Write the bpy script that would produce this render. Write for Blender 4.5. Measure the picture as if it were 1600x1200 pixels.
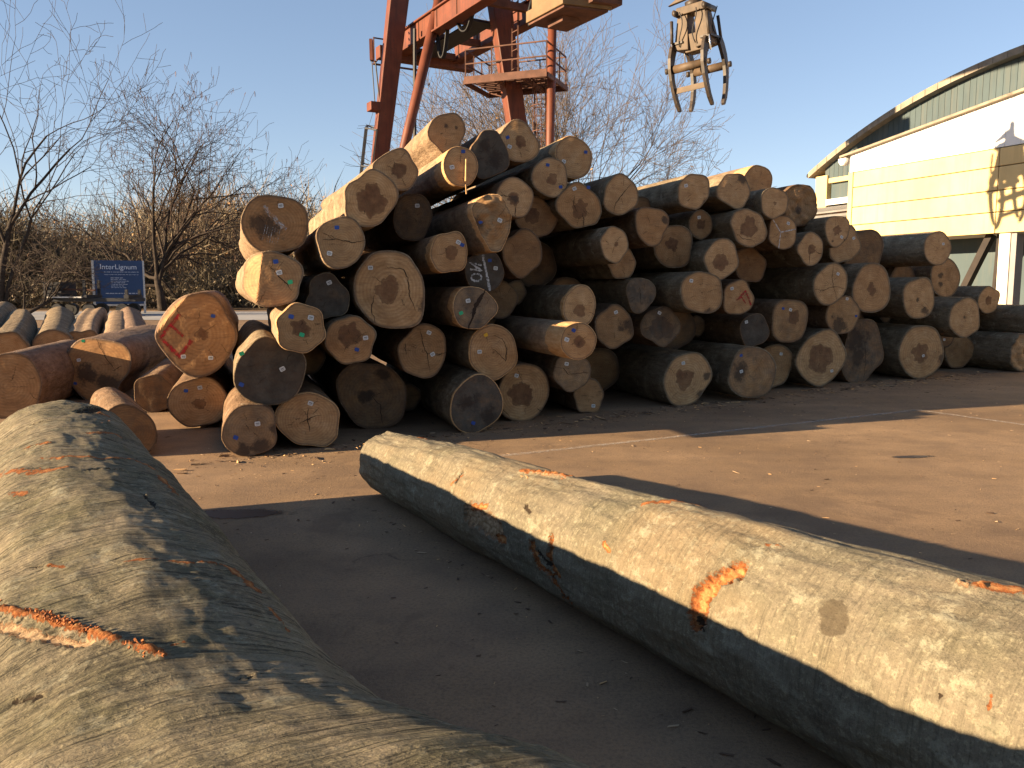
import bpy, bmesh, math, random
import numpy as np
from mathutils import Vector, Matrix

# ------------------------------------------------------------------ scene, camera, sky, sun
for o in list(bpy.data.objects):
    bpy.data.objects.remove(o, do_unlink=True)
scene = bpy.context.scene
COL = scene.collection
R = math.radians

CAM_H, FPX, PITCH = 1.6, 1300.0, R(6.5)
cam_data = bpy.data.cameras.new('camera')
cam_data.sensor_width = 36.0
cam_data.lens = FPX / 1600.0 * 36.0
cam_data.clip_start = 0.05
cam_data.clip_end = 3000.0
cam = bpy.data.objects.new('camera', cam_data)
COL.objects.link(cam)
cam.location = (0, 0, CAM_H)
cam.rotation_euler = (R(90) - PITCH, 0, 0)
scene.camera = cam

SUN_AZ, SUN_EL = 71.0, 14.0          # light travels towards this azimuth (clockwise from +Y)
world = bpy.data.worlds.new('World')
scene.world = world
world.use_nodes = True
wn = world.node_tree
sky = wn.nodes.new('ShaderNodeTexSky')
sky.sky_type = 'NISHITA'
sky.sun_disc = False
sky.sun_elevation = R(SUN_EL)
sky.sun_rotation = R(SUN_AZ + 180)
sky.altitude = 1200
sky.air_density = 1.0
sky.dust_density = 0.0
sky.ozone_density = 1.6
bg = wn.nodes['Background']
bg.inputs['Strength'].default_value = 0.075
gam = wn.nodes.new('ShaderNodeGamma')              # the phone's tone curve and white balance, over the whole sky alike
gam.inputs['Gamma'].default_value = 0.70
tint = wn.nodes.new('ShaderNodeMix')
tint.data_type = 'RGBA'; tint.blend_type = 'MULTIPLY'
tint.inputs[0].default_value = 1.0
tint.inputs[7].default_value = (1.0, 0.965, 1.02, 1)
hsv = wn.nodes.new('ShaderNodeHueSaturation')
hsv.inputs['Saturation'].default_value = 1.08
wn.links.new(sky.outputs[0], gam.inputs['Color'])
wn.links.new(gam.outputs[0], tint.inputs[6])
wn.links.new(tint.outputs[2], hsv.inputs['Color'])
wn.links.new(hsv.outputs[0], bg.inputs['Color'])

sun_data = bpy.data.lights.new('sun', 'SUN')
sun_data.energy = 5.0
sun_data.angle = R(0.5)
sun_data.color = (1.0, 0.755, 0.47)
sun = bpy.data.objects.new('sun', sun_data)
COL.objects.link(sun)
_sd = Vector((math.sin(R(SUN_AZ)) * math.cos(R(SUN_EL)), math.cos(R(SUN_AZ)) * math.cos(R(SUN_EL)), -math.sin(R(SUN_EL))))
sun.rotation_euler = _sd.to_track_quat('-Z', 'Y').to_euler()
sun.location = (-20, -8, 12)

vs = scene.view_settings
vs.view_transform = 'Standard'
vs.look = 'None'
vs.exposure = 1.95
vs.gamma = 1.0
vs.use_curve_mapping = False

# ------------------------------------------------------------------ helpers
FW = np.array([0, math.cos(PITCH), -math.sin(PITCH)])
UPV = np.array([0, math.sin(PITCH), math.cos(PITCH)])
RT = np.array([1.0, 0, 0])
CP = np.array([0, 0, CAM_H])


def ray(u, v):
    return RT * (u - 800) / FPX + FW - UPV * (v - 600) / FPX


def at_depth(u, v, Y):
    d = ray(u, v)
    return CP + d * (Y / d[1])


def at_ground(u, v, z=0.0):
    d = ray(u, v)
    return CP + d * ((z - CAM_H) / d[2])


def tag(o, label=None, cat=None, group=None, kind=None):
    if label: o['label'] = label
    if cat: o['category'] = cat
    if group: o['group'] = group
    if kind: o['kind'] = kind
    return o


def empty(name, loc=(0, 0, 0), rz=0.0, label=None, cat=None, group=None):
    o = bpy.data.objects.new(name, None)
    o.empty_display_size = 0.2
    COL.objects.link(o)
    o.location = loc
    o.rotation_euler = (0, 0, rz)
    return tag(o, label, cat, group)


def link_mesh(name, me, parent=None, loc=None, rot=None):
    o = bpy.data.objects.new(name, me)
    COL.objects.link(o)
    if parent: o.parent = parent
    if loc is not None: o.location = loc
    if rot is not None: o.rotation_euler = rot
    return o


class MB:
    """collects vertices and faces; build() links them as one mesh object"""
    def __init__(self):
        self.v, self.f, self.m = [], [], []

    def add(self, verts, faces, mi=0):
        b = len(self.v)
        self.v.extend([tuple(map(float, p)) for p in verts])
        self.f.extend([tuple(b + i for i in f) for f in faces])
        self.m.extend([mi] * len(faces))

    def box(self, c, s, rz=0.0, mi=0, M=None):
        hx, hy, hz = s[0] / 2, s[1] / 2, s[2] / 2
        P = [Vector((x, y, z)) for x in (-hx, hx) for y in (-hy, hy) for z in (-hz, hz)]
        Q = Matrix.Rotation(rz, 3, 'Z') if M is None else M
        P = [Q @ p + Vector(c) for p in P]
        self.add(P, [(0, 1, 3, 2), (4, 6, 7, 5), (0, 4, 5, 1), (2, 3, 7, 6), (0, 2, 6, 4), (1, 5, 7, 3)], mi)

    def bar(self, a, b, w, h=None, w2=None, h2=None, mi=0, ref=(0, 0, 1)):
        """box-section bar from a to b; w sideways, h along ref"""
        a, b = Vector(a), Vector(b)
        h = w if h is None else h
        w2 = w if w2 is None else w2
        h2 = h if h2 is None else h2
        d = (b - a).normalized()
        rf = Vector(ref)
        if abs(d.dot(rf)) > 0.95: rf = Vector((0, 1, 0))
        sd = d.cross(rf).normalized()
        uu = sd.cross(d).normalized()
        P = []
        for p, ww, hh in ((a, w, h), (b, w2, h2)):
            for sx, sz in ((-1, -1), (1, -1), (1, 1), (-1, 1)):
                P.append(p + sd * sx * ww / 2 + uu * sz * hh / 2)
        self.add(P, [(0, 1, 2, 3), (7, 6, 5, 4), (0, 4, 5, 1), (1, 5, 6, 2), (2, 6, 7, 3), (3, 7, 4, 0)], mi)

    def tube(self, pts, rad, n=8, mi=0, caps=True):
        pts = [Vector(p) for p in pts]
        if not hasattr(rad, '__len__'): rad = [rad] * len(pts)
        b = len(self.v)
        prev = None
        for i, p in enumerate(pts):
            if i == 0: d = pts[1] - p
            elif i == len(pts) - 1: d = p - pts[-2]
            else: d = pts[i + 1] - pts[i - 1]
            if d.length < 1e-9: d = Vector((0, 0, 1))
            d.normalize()
            if prev is None:
                rf = Vector((0, 0, 1)) if abs(d.z) < 0.9 else Vector((1, 0, 0))
                s = d.cross(rf).normalized()
            else:
                s = prev - d * prev.dot(d)
                s = s.normalized() if s.length > 1e-6 else d.cross(Vector((0, 0, 1))).normalized()
            prev = s
            t = d.cross(s)
            for k in range(n):
                a = 2 * math.pi * k / n
                q = p + (s * math.cos(a) + t * math.sin(a)) * rad[i]
                self.v.append((q.x, q.y, q.z))
        for i in range(len(pts) - 1):
            for k in range(n):
                k2 = (k + 1) % n
                self.f.append((b + i * n + k, b + i * n + k2, b + (i + 1) * n + k2, b + (i + 1) * n + k))
                self.m.append(mi)
        if caps and n > 2:
            self.f.append(tuple(b + k for k in reversed(range(n)))); self.m.append(mi)
            e = b + (len(pts) - 1) * n
            self.f.append(tuple(e + k for k in range(n))); self.m.append(mi)

    def prism(self, poly, a, b, mi=0):
        """poly: list of 3D points, extruded by vector b-a"""
        off = Vector(b) - Vector(a)
        n = len(poly)
        P = [Vector(p) for p in poly] + [Vector(p) + off for p in poly]
        fs = [tuple(reversed(range(n))), tuple(range(n, 2 * n))]
        fs += [(i, (i + 1) % n, n + (i + 1) % n, n + i) for i in range(n)]
        self.add(P, fs, mi)

    def mesh(self, name, mats, smooth=False):
        me = bpy.data.meshes.new(name)
        me.from_pydata(self.v, [], self.f)
        mats = mats if isinstance(mats, (list, tuple)) else [mats]
        for m in mats: me.materials.append(m)
        if len(mats) > 1: me.polygons.foreach_set('material_index', self.m)
        if smooth: me.polygons.foreach_set('use_smooth', [True] * len(me.polygons))
        me.update()
        return me

    def build(self, name, mats, parent=None, smooth=False, loc=None, rot=None):
        return link_mesh(name, self.mesh(name, mats, smooth), parent, loc, rot)


def bevel(o, w=0.01, seg=2):
    m = o.modifiers.new('bevel', 'BEVEL')
    m.width = w; m.segments = seg; m.limit_method = 'ANGLE'; m.angle_limit = R(40)
    return o


# vectorised value noise -------------------------------------------------
_PERM = np.random.default_rng(11).random((32, 32, 32))


def vnoise(x, y, z=None):
    x = np.asarray(x, float); y = np.asarray(y, float)
    z = np.zeros_like(x) if z is None else np.asarray(z, float)
    xi, yi, zi = np.floor(x).astype(int), np.floor(y).astype(int), np.floor(z).astype(int)
    fx, fy, fz = x - xi, y - yi, z - zi
    fx, fy, fz = fx * fx * (3 - 2 * fx), fy * fy * (3 - 2 * fy), fz * fz * (3 - 2 * fz)
    g = lambda a, b, c: _PERM[(xi + a) & 31, (yi + b) & 31, (zi + c) & 31]
    l = lambda a, b, t: a + (b - a) * t
    return l(l(l(g(0, 0, 0), g(1, 0, 0), fx), l(g(0, 1, 0), g(1, 1, 0), fx), fy),
             l(l(g(0, 0, 1), g(1, 0, 1), fx), l(g(0, 1, 1), g(1, 1, 1), fx), fy), fz) * 2 - 1


def fbm(x, y, z=None, o=4):
    z = np.zeros_like(np.asarray(x, float)) if z is None else z
    s, a, t = 0, 1.0, 0
    for i in range(o):
        s = s + a * vnoise(x * 2 ** i + i * 7.3, y * 2 ** i + i * 3.1, z * 2 ** i + i * 5.7)
        t += a; a *= 0.5
    return s / t


def smooth(a, b, x):
    t = np.clip((x - a) / (b - a), 0, 1)
    return t * t * (3 - 2 * t)


# ------------------------------------------------------------------ material helpers
class NT:
    def __init__(self, name, rough=0.8, spec=0.3):
        self.mat = bpy.data.materials.new(name)
        self.mat.use_nodes = True
        self.t = self.mat.node_tree
        self.b = self.t.nodes['Principled BSDF']
        self.b.inputs['Roughness'].default_value = rough
        self.b.inputs['Specular IOR Level'].default_value = spec

    def n(self, typ, **kw):
        nd = self.t.nodes.new(typ)
        for k, v in kw.items(): setattr(nd, k, v)
        return nd

    def l(self, a, b): self.t.links.new(a, b)

    def coord(self, scale=(1, 1, 1), rot=(0, 0, 0), out='Object', rnd=False):
        tc = self.n('ShaderNodeTexCoord')
        mp = self.n('ShaderNodeMapping')
        mp.inputs['Scale'].default_value = scale
        mp.inputs['Rotation'].default_value = rot
        self.l(tc.outputs[out], mp.inputs['Vector'])
        if rnd:
            oi = self.n('ShaderNodeObjectInfo')
            mu = self.n('ShaderNodeMath', operation='MULTIPLY'); mu.inputs[1].default_value = 57.0
            self.l(oi.outputs['Random'], mu.inputs[0])
            cb = self.n('ShaderNodeCombineXYZ')
            for i in range(3): self.l(mu.outputs[0], cb.inputs[i])
            self.l(cb.outputs[0], mp.inputs['Location'])
        return mp.outputs[0]

    def noise(self, vec, scale=5.0, detail=4.0, rough=0.55, dist=0.0):
        nd = self.n('ShaderNodeTexNoise')
        nd.inputs['Scale'].default_value = scale
        nd.inputs['Detail'].default_value = detail
        nd.inputs['Roughness'].default_value = rough
        nd.inputs['Distortion'].default_value = dist
        if vec is not None: self.l(vec, nd.inputs['Vector'])
        return nd.outputs['Fac']

    def ramp(self, fac, stops, interp='LINEAR'):
        nd = self.n('ShaderNodeValToRGB')
        cr = nd.color_ramp
        cr.interpolation = interp
        while len(cr.elements) < len(stops): cr.elements.new(0.5)
        for e, (p, c) in zip(cr.elements, stops):
            e.position = p
            e.color = (c, c, c, 1) if not hasattr(c, '__len__') else (*c, 1)
        self.l(fac, nd.inputs['Fac'])
        return nd.outputs['Color']

    def mix(self, fac, a, b, mode='MIX'):
        nd = self.n('ShaderNodeMix', data_type='RGBA', blend_type=mode)
        for sock, v in ((nd.inputs[0], fac), (nd.inputs[6], a), (nd.inputs[7], b)):
            if isinstance(v, (int, float)): sock.default_value = v
            elif isinstance(v, (tuple, list)): sock.default_value = (*v, 1)
            else: self.l(v, sock)
        return nd.outputs[2]

    def math(self, op, a, b=0.0):
        nd = self.n('ShaderNodeMath', operation=op)
        for i, v in enumerate((a, b)):
            if isinstance(v, (int, float)): nd.inputs[i].default_value = v
            else: self.l(v, nd.inputs[i])
        return nd.outputs[0]

    def attr(self, name):
        nd = self.n('ShaderNodeAttribute', attribute_name=name)
        sp = self.n('ShaderNodeSeparateColor')
        self.l(nd.outputs['Color'], sp.inputs[0])
        return sp.outputs[0], sp.outputs[1], sp.outputs[2], nd.outputs['Alpha']

    def bump(self, h, strength=0.4, dist=0.02, prev=None):
        nd = self.n('ShaderNodeBump')
        nd.inputs['Strength'].default_value = strength
        nd.inputs['Distance'].default_value = dist
        self.l(h, nd.inputs['Height'])
        if prev is not None: self.l(prev, nd.inputs['Normal'])
        return nd.outputs[0]

    def out(self, color=None, normal=None, rough=None, alpha=None):
        if color is not None:
            if isinstance(color, (tuple, list)): self.b.inputs['Base Color'].default_value = (*color, 1)
            else: self.l(color, self.b.inputs['Base Color'])
        if normal is not None: self.l(normal, self.b.inputs['Normal'])
        if rough is not None:
            if isinstance(rough, (int, float)): self.b.inputs['Roughness'].default_value = rough
            else: self.l(rough, self.b.inputs['Roughness'])
        if alpha is not None: self.l(alpha, self.b.inputs['Alpha'])
        return self.mat


def paint(name, col, rough=0.5, var=0.25, scale=3.0, rust=None, metal=0.0, bumpd=0.0, streak=None):
    k = NT(name, rough)
    c = k.coord(rnd=True)
    f = k.noise(c, scale, 5, 0.6)
    lo = tuple(x * (1 - var) for x in col)
    hi = tuple(min(1, x * (1 + var)) for x in col)
    cc = k.ramp(f, [(0.3, lo), (0.7, hi)])
    if rust:
        g = k.noise(c, scale * 4, 6, 0.7)
        cc = k.mix(k.ramp(g, [(0.55, 0.0), (0.68, 1.0)]), cc, rust)
    if streak:                # rain-washed runs down the surface
        g = k.noise(k.coord((5, 5, 0.35), rnd=True), scale * 0.8, 6, 0.7)
        cc = k.mix(k.ramp(g, [(0.48, 0.0), (0.68, 0.75)]), cc, streak)
    k.b.inputs['Metallic'].default_value = metal
    nm = k.bump(k.noise(c, scale * 10, 3), 0.3, bumpd) if bumpd else None
    return k.out(cc, nm)
# ------------------------------------------------------------------ materials
def mat_ground():
    k = NT('dusty_asphalt', 0.9, 0.2)
    c = k.coord()
    big = k.noise(c, 0.35, 5, 0.6, 0.5)
    mid = k.noise(c, 2.2, 6, 0.65)
    fine = k.noise(c, 60, 3, 0.7)
    grit = k.noise(c, 190, 2, 0.6)
    col = k.ramp(big, [(0.3, (0.175, 0.108, 0.056)), (0.5, (0.265, 0.168, 0.088)), (0.7, (0.36, 0.235, 0.130))])
    col = k.mix(k.ramp(mid, [(0.35, 0.45), (0.62, 0.0)]), col, (0.10, 0.066, 0.046))
    col = k.mix(k.ramp(grit, [(0.45, 0.0), (0.75, 0.5)]), col, (0.33, 0.25, 0.19))
    col = k.mix(k.ramp(fine, [(0.3, 0.55), (0.55, 0.0)]), col, (0.075, 0.052, 0.04))
    # wheel-swept bands across the yard, dusty and bare
    ct = k.coord((0.22, 2.2, 1), (0, 0, R(-28)))
    tb = k.noise(ct, 0.9, 5, 0.6, 0.3)
    col = k.mix(k.ramp(tb, [(0.45, 0.0), (0.70, 0.22)]), col, (0.38, 0.25, 0.145))
    col = k.mix(k.ramp(tb, [(0.28, 0.25), (0.44, 0.0)]), col, (0.115, 0.073, 0.045))
    pt = k.noise(c, 0.55, 7, 0.72, 0.8)
    col = k.mix(k.ramp(pt, [(0.58, 0.0), (0.62, 0.35)]), col, (0.12, 0.078, 0.05))
    sc_ = k.noise(c, 9, 6, 0.75)
    col = k.mix(k.ramp(sc_, [(0.58, 0.0), (0.72, 0.5)]), col, (0.105, 0.066, 0.043))
    # fine cracks
    vo = k.n('ShaderNodeTexVoronoi', feature='DISTANCE_TO_EDGE')
    vo.inputs['Scale'].default_value = 0.33
    dm = k.n('ShaderNodeMix', data_type='RGBA', blend_type='ADD')
    dn = k.n('ShaderNodeTexNoise'); dn.inputs['Scale'].default_value = 1.7; dn.inputs['Detail'].default_value = 6
    k.l(c, dn.inputs['Vector'])
    dm.inputs[0].default_value = 0.9
    k.l(c, dm.inputs[6]); k.l(dn.outputs['Color'], dm.inputs[7])
    k.l(dm.outputs[2], vo.inputs['Vector'])
    crack = k.ramp(vo.outputs['Distance'], [(0.0, 0.55), (0.004, 0.0)])
    brk = k.ramp(k.noise(c, 0.8, 3), [(0.5, 0.0), (0.6, 1.0)])
    col = k.mix(k.math('MULTIPLY', crack, brk), col, (0.05, 0.036, 0.028))
    h = k.math('ADD', k.math('MULTIPLY', grit, 0.5), k.math('MULTIPLY', fine, 0.7))
    nm = k.bump(h, 0.55, 0.012)
    nm = k.bump(mid, 0.25, 0.03, nm)
    return k.out(col, nm)


def mat_face():
    k = NT('sawn_beech_end', 0.75, 0.25)
    c = k.coord(rnd=True)
    r, g, b, a = k.attr('fa')       # heart, stain, rim, radius
    tr, tg, tb, ta = k.attr('fb')   # orange tint, grey, brightness, saw angle
    w = k.noise(c, 7, 6, 0.65)
    base = k.ramp(w, [(0.3, (0.42, 0.235, 0.100)), (0.55, (0.54, 0.33, 0.155)), (0.75, (0.65, 0.44, 0.235))])
    base = k.mix(tr, base, k.ramp(w, [(0.3, (0.36, 0.145, 0.045)), (0.7, (0.54, 0.26, 0.09))]))
    # growth rings
    wv = k.math('SINE', k.math('ADD', k.math('MULTIPLY', a, 70.0), k.math('MULTIPLY', k.noise(c, 4, 3), 9.0)))
    base = k.mix(k.math('MULTIPLY', k.math('ADD', wv, 1.0), 0.17), base, (0.27, 0.135, 0.05))
    # saw streaks
    cs = k.coord((3, 2.0, 26), rnd=True)
    st = k.noise(cs, 3.0, 4, 0.6)
    base = k.mix(k.ramp(st, [(0.35, 0.35), (0.6, 0.0)]), base, (0.24, 0.135, 0.068))
    # radial checks
    hr = k.ramp(k.noise(c, 16, 5, 0.7), [(0.3, (0.085, 0.036, 0.016)), (0.7, (0.20, 0.090, 0.040))])
    nz = k.math('MULTIPLY', k.math('SUBTRACT', k.noise(c, 9, 7, 0.75), 0.5), 0.85)
    hm = k.ramp(k.math('ADD', r, nz), [(0.38, 0.0), (0.60, 1.0)])
    base = k.mix(k.math('MULTIPLY', hm, k.ramp(k.noise(c, 5, 4, 0.6), [(0.3, 0.65), (0.7, 1.0)])), base, hr)
    rim = k.ramp(k.math('ADD', r, nz), [(0.36, 0.0), (0.47, 0.7), (0.56, 0.0)])
    base = k.mix(rim, base, (0.10, 0.045, 0.022))
    gr = k.ramp(k.noise(c, 6, 6, 0.7), [(0.35, (0.06, 0.052, 0.043)), (0.7, (0.16, 0.135, 0.105))])
    gm = k.ramp(k.math('ADD', tg, k.math('MULTIPLY', k.math('SUBTRACT', k.noise(c, 5, 6, 0.7), 0.5), 0.9)), [(0.3, 0.0), (0.75, 0.95)])
    base = k.mix(gm, base, gr)
    sm = k.ramp(k.math('ADD', g, k.math('MULTIPLY', k.math('SUBTRACT', k.noise(c, 7, 7, 0.75), 0.5), 1.5)), [(0.42, 0.0), (0.66, 0.85)])
    base = k.mix(sm, base, (0.055, 0.036, 0.024))
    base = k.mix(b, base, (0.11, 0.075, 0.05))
    # weathering blotches and finger-wide dirty smears
    base = k.mix(k.ramp(k.noise(c, 2.6, 6, 0.7), [(0.50, 0.0), (0.72, 0.45)]), base, (0.17, 0.09, 0.042))
    base = k.mix(k.ramp(k.noise(k.coord((2, 5, 18), (0.6, 0, 0), rnd=True), 1.6, 6, 0.7), [(0.54, 0.0), (0.70, 0.45)]), base, (0.13, 0.068, 0.034))
    # specks and dirt
    sp = k.ramp(k.noise(c, 38, 3, 0.6), [(0.66, 0.0), (0.74, 0.7)])
    base = k.mix(sp, base, (0.10, 0.055, 0.03))
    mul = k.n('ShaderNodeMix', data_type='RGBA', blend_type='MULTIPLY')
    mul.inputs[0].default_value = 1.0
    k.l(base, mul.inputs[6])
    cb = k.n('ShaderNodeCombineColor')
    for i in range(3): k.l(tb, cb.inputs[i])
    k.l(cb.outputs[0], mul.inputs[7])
    nm = k.bump(st, 0.35, 0.006)
    nm = k.bump(w, 0.3, 0.02, nm)
    return k.out(mul.outputs[2], nm)


def mat_bark(name, lo, mid, hi, lich, ls=1.0):
    k = NT(name, 0.9, 0.15)
    c = k.coord((1, 1, 1), rnd=True)
    cs = k.coord((2.2, 9, 9), rnd=True)
    a = k.noise(c, 3.0, 6, 0.65)
    s = k.noise(cs, 2.2, 5, 0.7)
    f = k.noise(c, 45, 4, 0.7)
    col = k.ramp(a, [(0.3, lo), (0.52, mid), (0.72, hi)])
    col = k.mix(k.ramp(s, [(0.32, 0.6), (0.55, 0.0)]), col, tuple(x * 0.45 for x in lo))
    col = k.mix(k.ramp(k.noise(c, 5 * ls, 7, 0.75), [(0.56, 0.0), (0.66, 0.75)]), col, lich)
    col = k.mix(k.ramp(f, [(0.4, 0.0), (0.7, 0.45)]), col, tuple(x * 0.4 for x in lo))
    p, q, _, _ = k.attr('pe')
    wood = k.ramp(k.noise(cs, 3, 5, 0.7), [(0.3, (0.40, 0.20, 0.075)), (0.7, (0.60, 0.38, 0.19))])
    pm = k.ramp(k.math('ADD', p, k.math('MULTIPLY', k.math('SUBTRACT', k.noise(c, 9, 5, 0.7), 0.5), 0.7)), [(0.46, 0.0), (0.56, 1.0)])
    col = k.mix(pm, col, wood)
    nm = k.bump(f, 0.5, 0.012)
    nm = k.bump(s, 0.6, 0.035, nm)
    return k.out(col, nm)


def mat_fgbark(name, ridged):
    k = NT(name, 0.9, 0.15)
    c = k.coord()
    a = k.noise(c, 2.3, 7, 0.65, 0.3)
    big = k.noise(c, 0.9, 4, 0.6)
    f = k.noise(c, 55, 5, 0.72)
    ff = k.noise(c, 170, 4, 0.75)
    m = k.noise(c, 13, 6, 0.7)
    cs = k.coord((30, 1.5, 1.5))          # streaks running round the trunk
    s = k.noise(cs, 2.0, 5, 0.7, 0.35)
    cl = k.coord((70, 2.5, 2.5))
    ln = k.noise(cl, 1.6, 3, 0.6, 0.5)
    if ridged:
        col = k.ramp(a, [(0.28, (0.13, 0.108, 0.070)), (0.5, (0.215, 0.178, 0.118)), (0.72, (0.30, 0.245, 0.168))])
        col = k.mix(k.ramp(k.noise(c, 3.3, 6, 0.7), [(0.46, 0.0), (0.68, 0.6)]), col, (0.082, 0.084, 0.034))
        col = k.mix(k.ramp(k.noise(c, 1.5, 5, 0.7), [(0.52, 0.0), (0.68, 0.75)]), col, (0.045, 0.042, 0.026))
    else:
        col = k.ramp(a, [(0.28, (0.115, 0.096, 0.066)), (0.5, (0.165, 0.138, 0.096)), (0.72, (0.215, 0.18, 0.128))])
        col = k.mix(k.ramp(k.noise(c, 2.6, 6, 0.7), [(0.46, 0.0), (0.66, 0.7)]), col, (0.125, 0.112, 0.070))
        col = k.mix(k.ramp(big, [(0.50, 0.0), (0.66, 0.6)]), col, (0.20, 0.145, 0.085))
    col = k.mix(k.ramp(s, [(0.36, 0.9 if ridged else 0.35), (0.5, 0.0)]), col, (0.042, 0.036, 0.025))
    col = k.mix(k.ramp(ln, [(0.36, 0.85 if ridged else 0.25), (0.43, 0.0)]), col, (0.030, 0.026, 0.018))
    # crusty lichen: pale and dark flecks, in colonies
    colony = k.ramp(k.noise(c, 4.0, 5, 0.65), [(0.42, 0.0), (0.60, 1.0)])
    col = k.mix(k.math('MULTIPLY', colony, k.ramp(m, [(0.52, 0.0), (0.62, 0.75)])), col, (0.31, 0.285, 0.20))
    col = k.mix(k.ramp(f, [(0.54, 0.0), (0.66, 0.6)]), col, (0.31, 0.275, 0.18) if not ridged else (0.32, 0.27, 0.165))
    col = k.mix(k.ramp(f, [(0.30, 0.7 if ridged else 0.45), (0.44, 0.0)]), col, (0.04, 0.037, 0.023))
    col = k.mix(k.ramp(ff, [(0.28, 0.6), (0.45, 0.0)]), col, (0.038, 0.034, 0.022))
    col = k.mix(k.ramp(ff, [(0.58, 0.0), (0.74, 0.5)]), col, (0.34, 0.30, 0.20))
    col = k.mix(k.ramp(k.noise(c, 6.5, 7, 0.75), [(0.60, 0.0), (0.68, 0.65)]), col, (0.065, 0.058, 0.036))
    r, g, b, al = k.attr('wa')     # torn orange, bare pale wood, dark slit, wet stain
    cg = k.coord((9, 40, 40))
    jit = k.math('ADD', k.math('MULTIPLY', k.math('SUBTRACT', k.noise(c, 38, 6, 0.8), 0.5), 0.75), k.math('MULTIPLY', k.math('SUBTRACT', k.noise(cg, 2.2, 5, 0.7), 0.5), 0.7))
    crn = k.noise(c, 95, 4, 0.75)
    crumb = k.ramp(crn, [(0.3, (0.11, 0.028, 0.008)), (0.5, (0.27, 0.092, 0.028)), (0.7, (0.44, 0.21, 0.08))])
    rj = k.math('ADD', r, jit)
    torn = k.ramp(rj, [(0.46, (0.065, 0.028, 0.014)), (0.60, (0.15, 0.045, 0.014)), (0.78, (0.30, 0.115, 0.036)), (1.0, (0.52, 0.29, 0.115))])
    torn = k.mix(0.5, torn, crumb)
    gj = k.math('ADD', g, jit)
    pale = k.ramp(k.noise(cs, 5, 5, 0.7), [(0.3, (0.24, 0.145, 0.075)), (0.65, (0.45, 0.32, 0.19))])
    pale = k.mix(k.ramp(gj, [(0.5, 0.9), (0.72, 0.0)]), pale, (0.12, 0.05, 0.02))
    col = k.mix(k.ramp(gj, [(0.46, 0.0), (0.54, 1.0)]), col, pale)
    col = k.mix(k.ramp(rj, [(0.46, 0.0), (0.54, 1.0)]), col, torn)
    col = k.mix(k.ramp(k.math('ADD', b, k.math('MULTIPLY', jit, 1.3)), [(0.48, 0.0), (0.60, 0.95)]), col, (0.030, 0.020, 0.013))
    col = k.mix(k.ramp(k.math('ADD', al, k.math('MULTIPLY', jit, 0.22)), [(0.46, 0.0), (0.54, 0.75)]), col, (0.065, 0.05, 0.032))
    nm = k.bump(ff, 0.75, 0.004)
    nm = k.bump(f, 0.75, 0.008, nm)
    nm = k.bump(m, 0.6, 0.014, nm)
    nm = k.bump(s, 0.9 if ridged else 0.3, 0.022, nm)
    return k.out(col, nm)


def mat_spray(name, col, thr=0.47, amax=0.92):
    k = NT(name, 0.7, 0.2)
    c = k.coord(rnd=True)
    n1 = k.noise(c, 22, 5, 0.75)
    r, _, _, _ = k.attr('sp')
    al = k.ramp(k.math('ADD', n1, k.math('MULTIPLY', k.math('SUBTRACT', r, 1.0), 0.45)), [(thr - 0.16, 0.0), (thr + 0.12, amax)])
    return k.out(col, None, None, al)


M = {}
M['ground'] = mat_ground()
M['face'] = mat_face()
M['bark_grey'] = mat_bark('grey_beech_bark', (0.13, 0.092, 0.055), (0.215, 0.16, 0.10), (0.31, 0.24, 0.155), (0.38, 0.31, 0.21))
M['bark_brown'] = mat_bark('brown_rough_bark', (0.11, 0.066, 0.038), (0.19, 0.118, 0.068), (0.28, 0.18, 0.11), (0.32, 0.25, 0.17))
M['bark_tan'] = mat_bark('light_tan_bark', (0.20, 0.13, 0.08), (0.31, 0.215, 0.135), (0.42, 0.31, 0.20), (0.15, 0.10, 0.065), 0.8)  # lighter tan variant of the pile bark
M['bark_red'] = mat_bark('reddish_bark', (0.14, 0.088, 0.058), (0.23, 0.152, 0.104), (0.31, 0.215, 0.15), (0.13, 0.09, 0.068))
M['fg_left'] = mat_fgbark('mossy_ridged_beech_bark', True)
M['fg_right'] = mat_fgbark('smooth_lichen_beech_bark', False)
M['crack'] = paint('dark_crack', (0.035, 0.021, 0.013), 0.95, 0.3)
M['tag_white'] = paint('white_plastic', (0.58, 0.57, 0.54), 0.45, 0.06)
M['tag_blue'] = paint('blue_plastic', (0.022, 0.06, 0.25), 0.45, 0.1)
M['tag_green'] = paint('green_plastic', (0.03, 0.36, 0.16), 0.35, 0.1)
M['tag_yellow'] = paint('yellow_plastic', (0.70, 0.40, 0.03), 0.35, 0.1)
M['ink'] = paint('black_print', (0.03, 0.03, 0.035), 0.6, 0.1)
M['spray_red'] = mat_spray('red_spray_paint', (0.42, 0.025, 0.03))
M['spray_white'] = mat_spray('white_spray_paint', (0.62, 0.60, 0.58))
M['chalk'] = mat_spray('worn_road_paint', (0.55, 0.48, 0.40), 0.52, 0.62)
M['splinter'] = paint('fresh_splinter_wood', (0.60, 0.36, 0.16), 0.7, 0.35, 20)
M['crumb'] = paint('torn_orange_bast', (0.29, 0.10, 0.03), 0.9, 0.6, 40, bumpd=0.01)
M['crane'] = paint('orange_red_crane_paint', (0.130, 0.037, 0.018), 0.55, 0.22, 2.0, (0.085, 0.035, 0.02), bumpd=0.004, streak=(0.06, 0.022, 0.014))
M['crane_dark'] = paint('rusty_dark_steel', (0.10, 0.045, 0.03), 0.75, 0.4, 3.0, (0.05, 0.025, 0.018))
M['black_steel'] = paint('black_steel', (0.025, 0.024, 0.026), 0.5, 0.3)
M['cable'] = paint('black_rubber_cable', (0.018, 0.018, 0.02), 0.6, 0.2)
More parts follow.
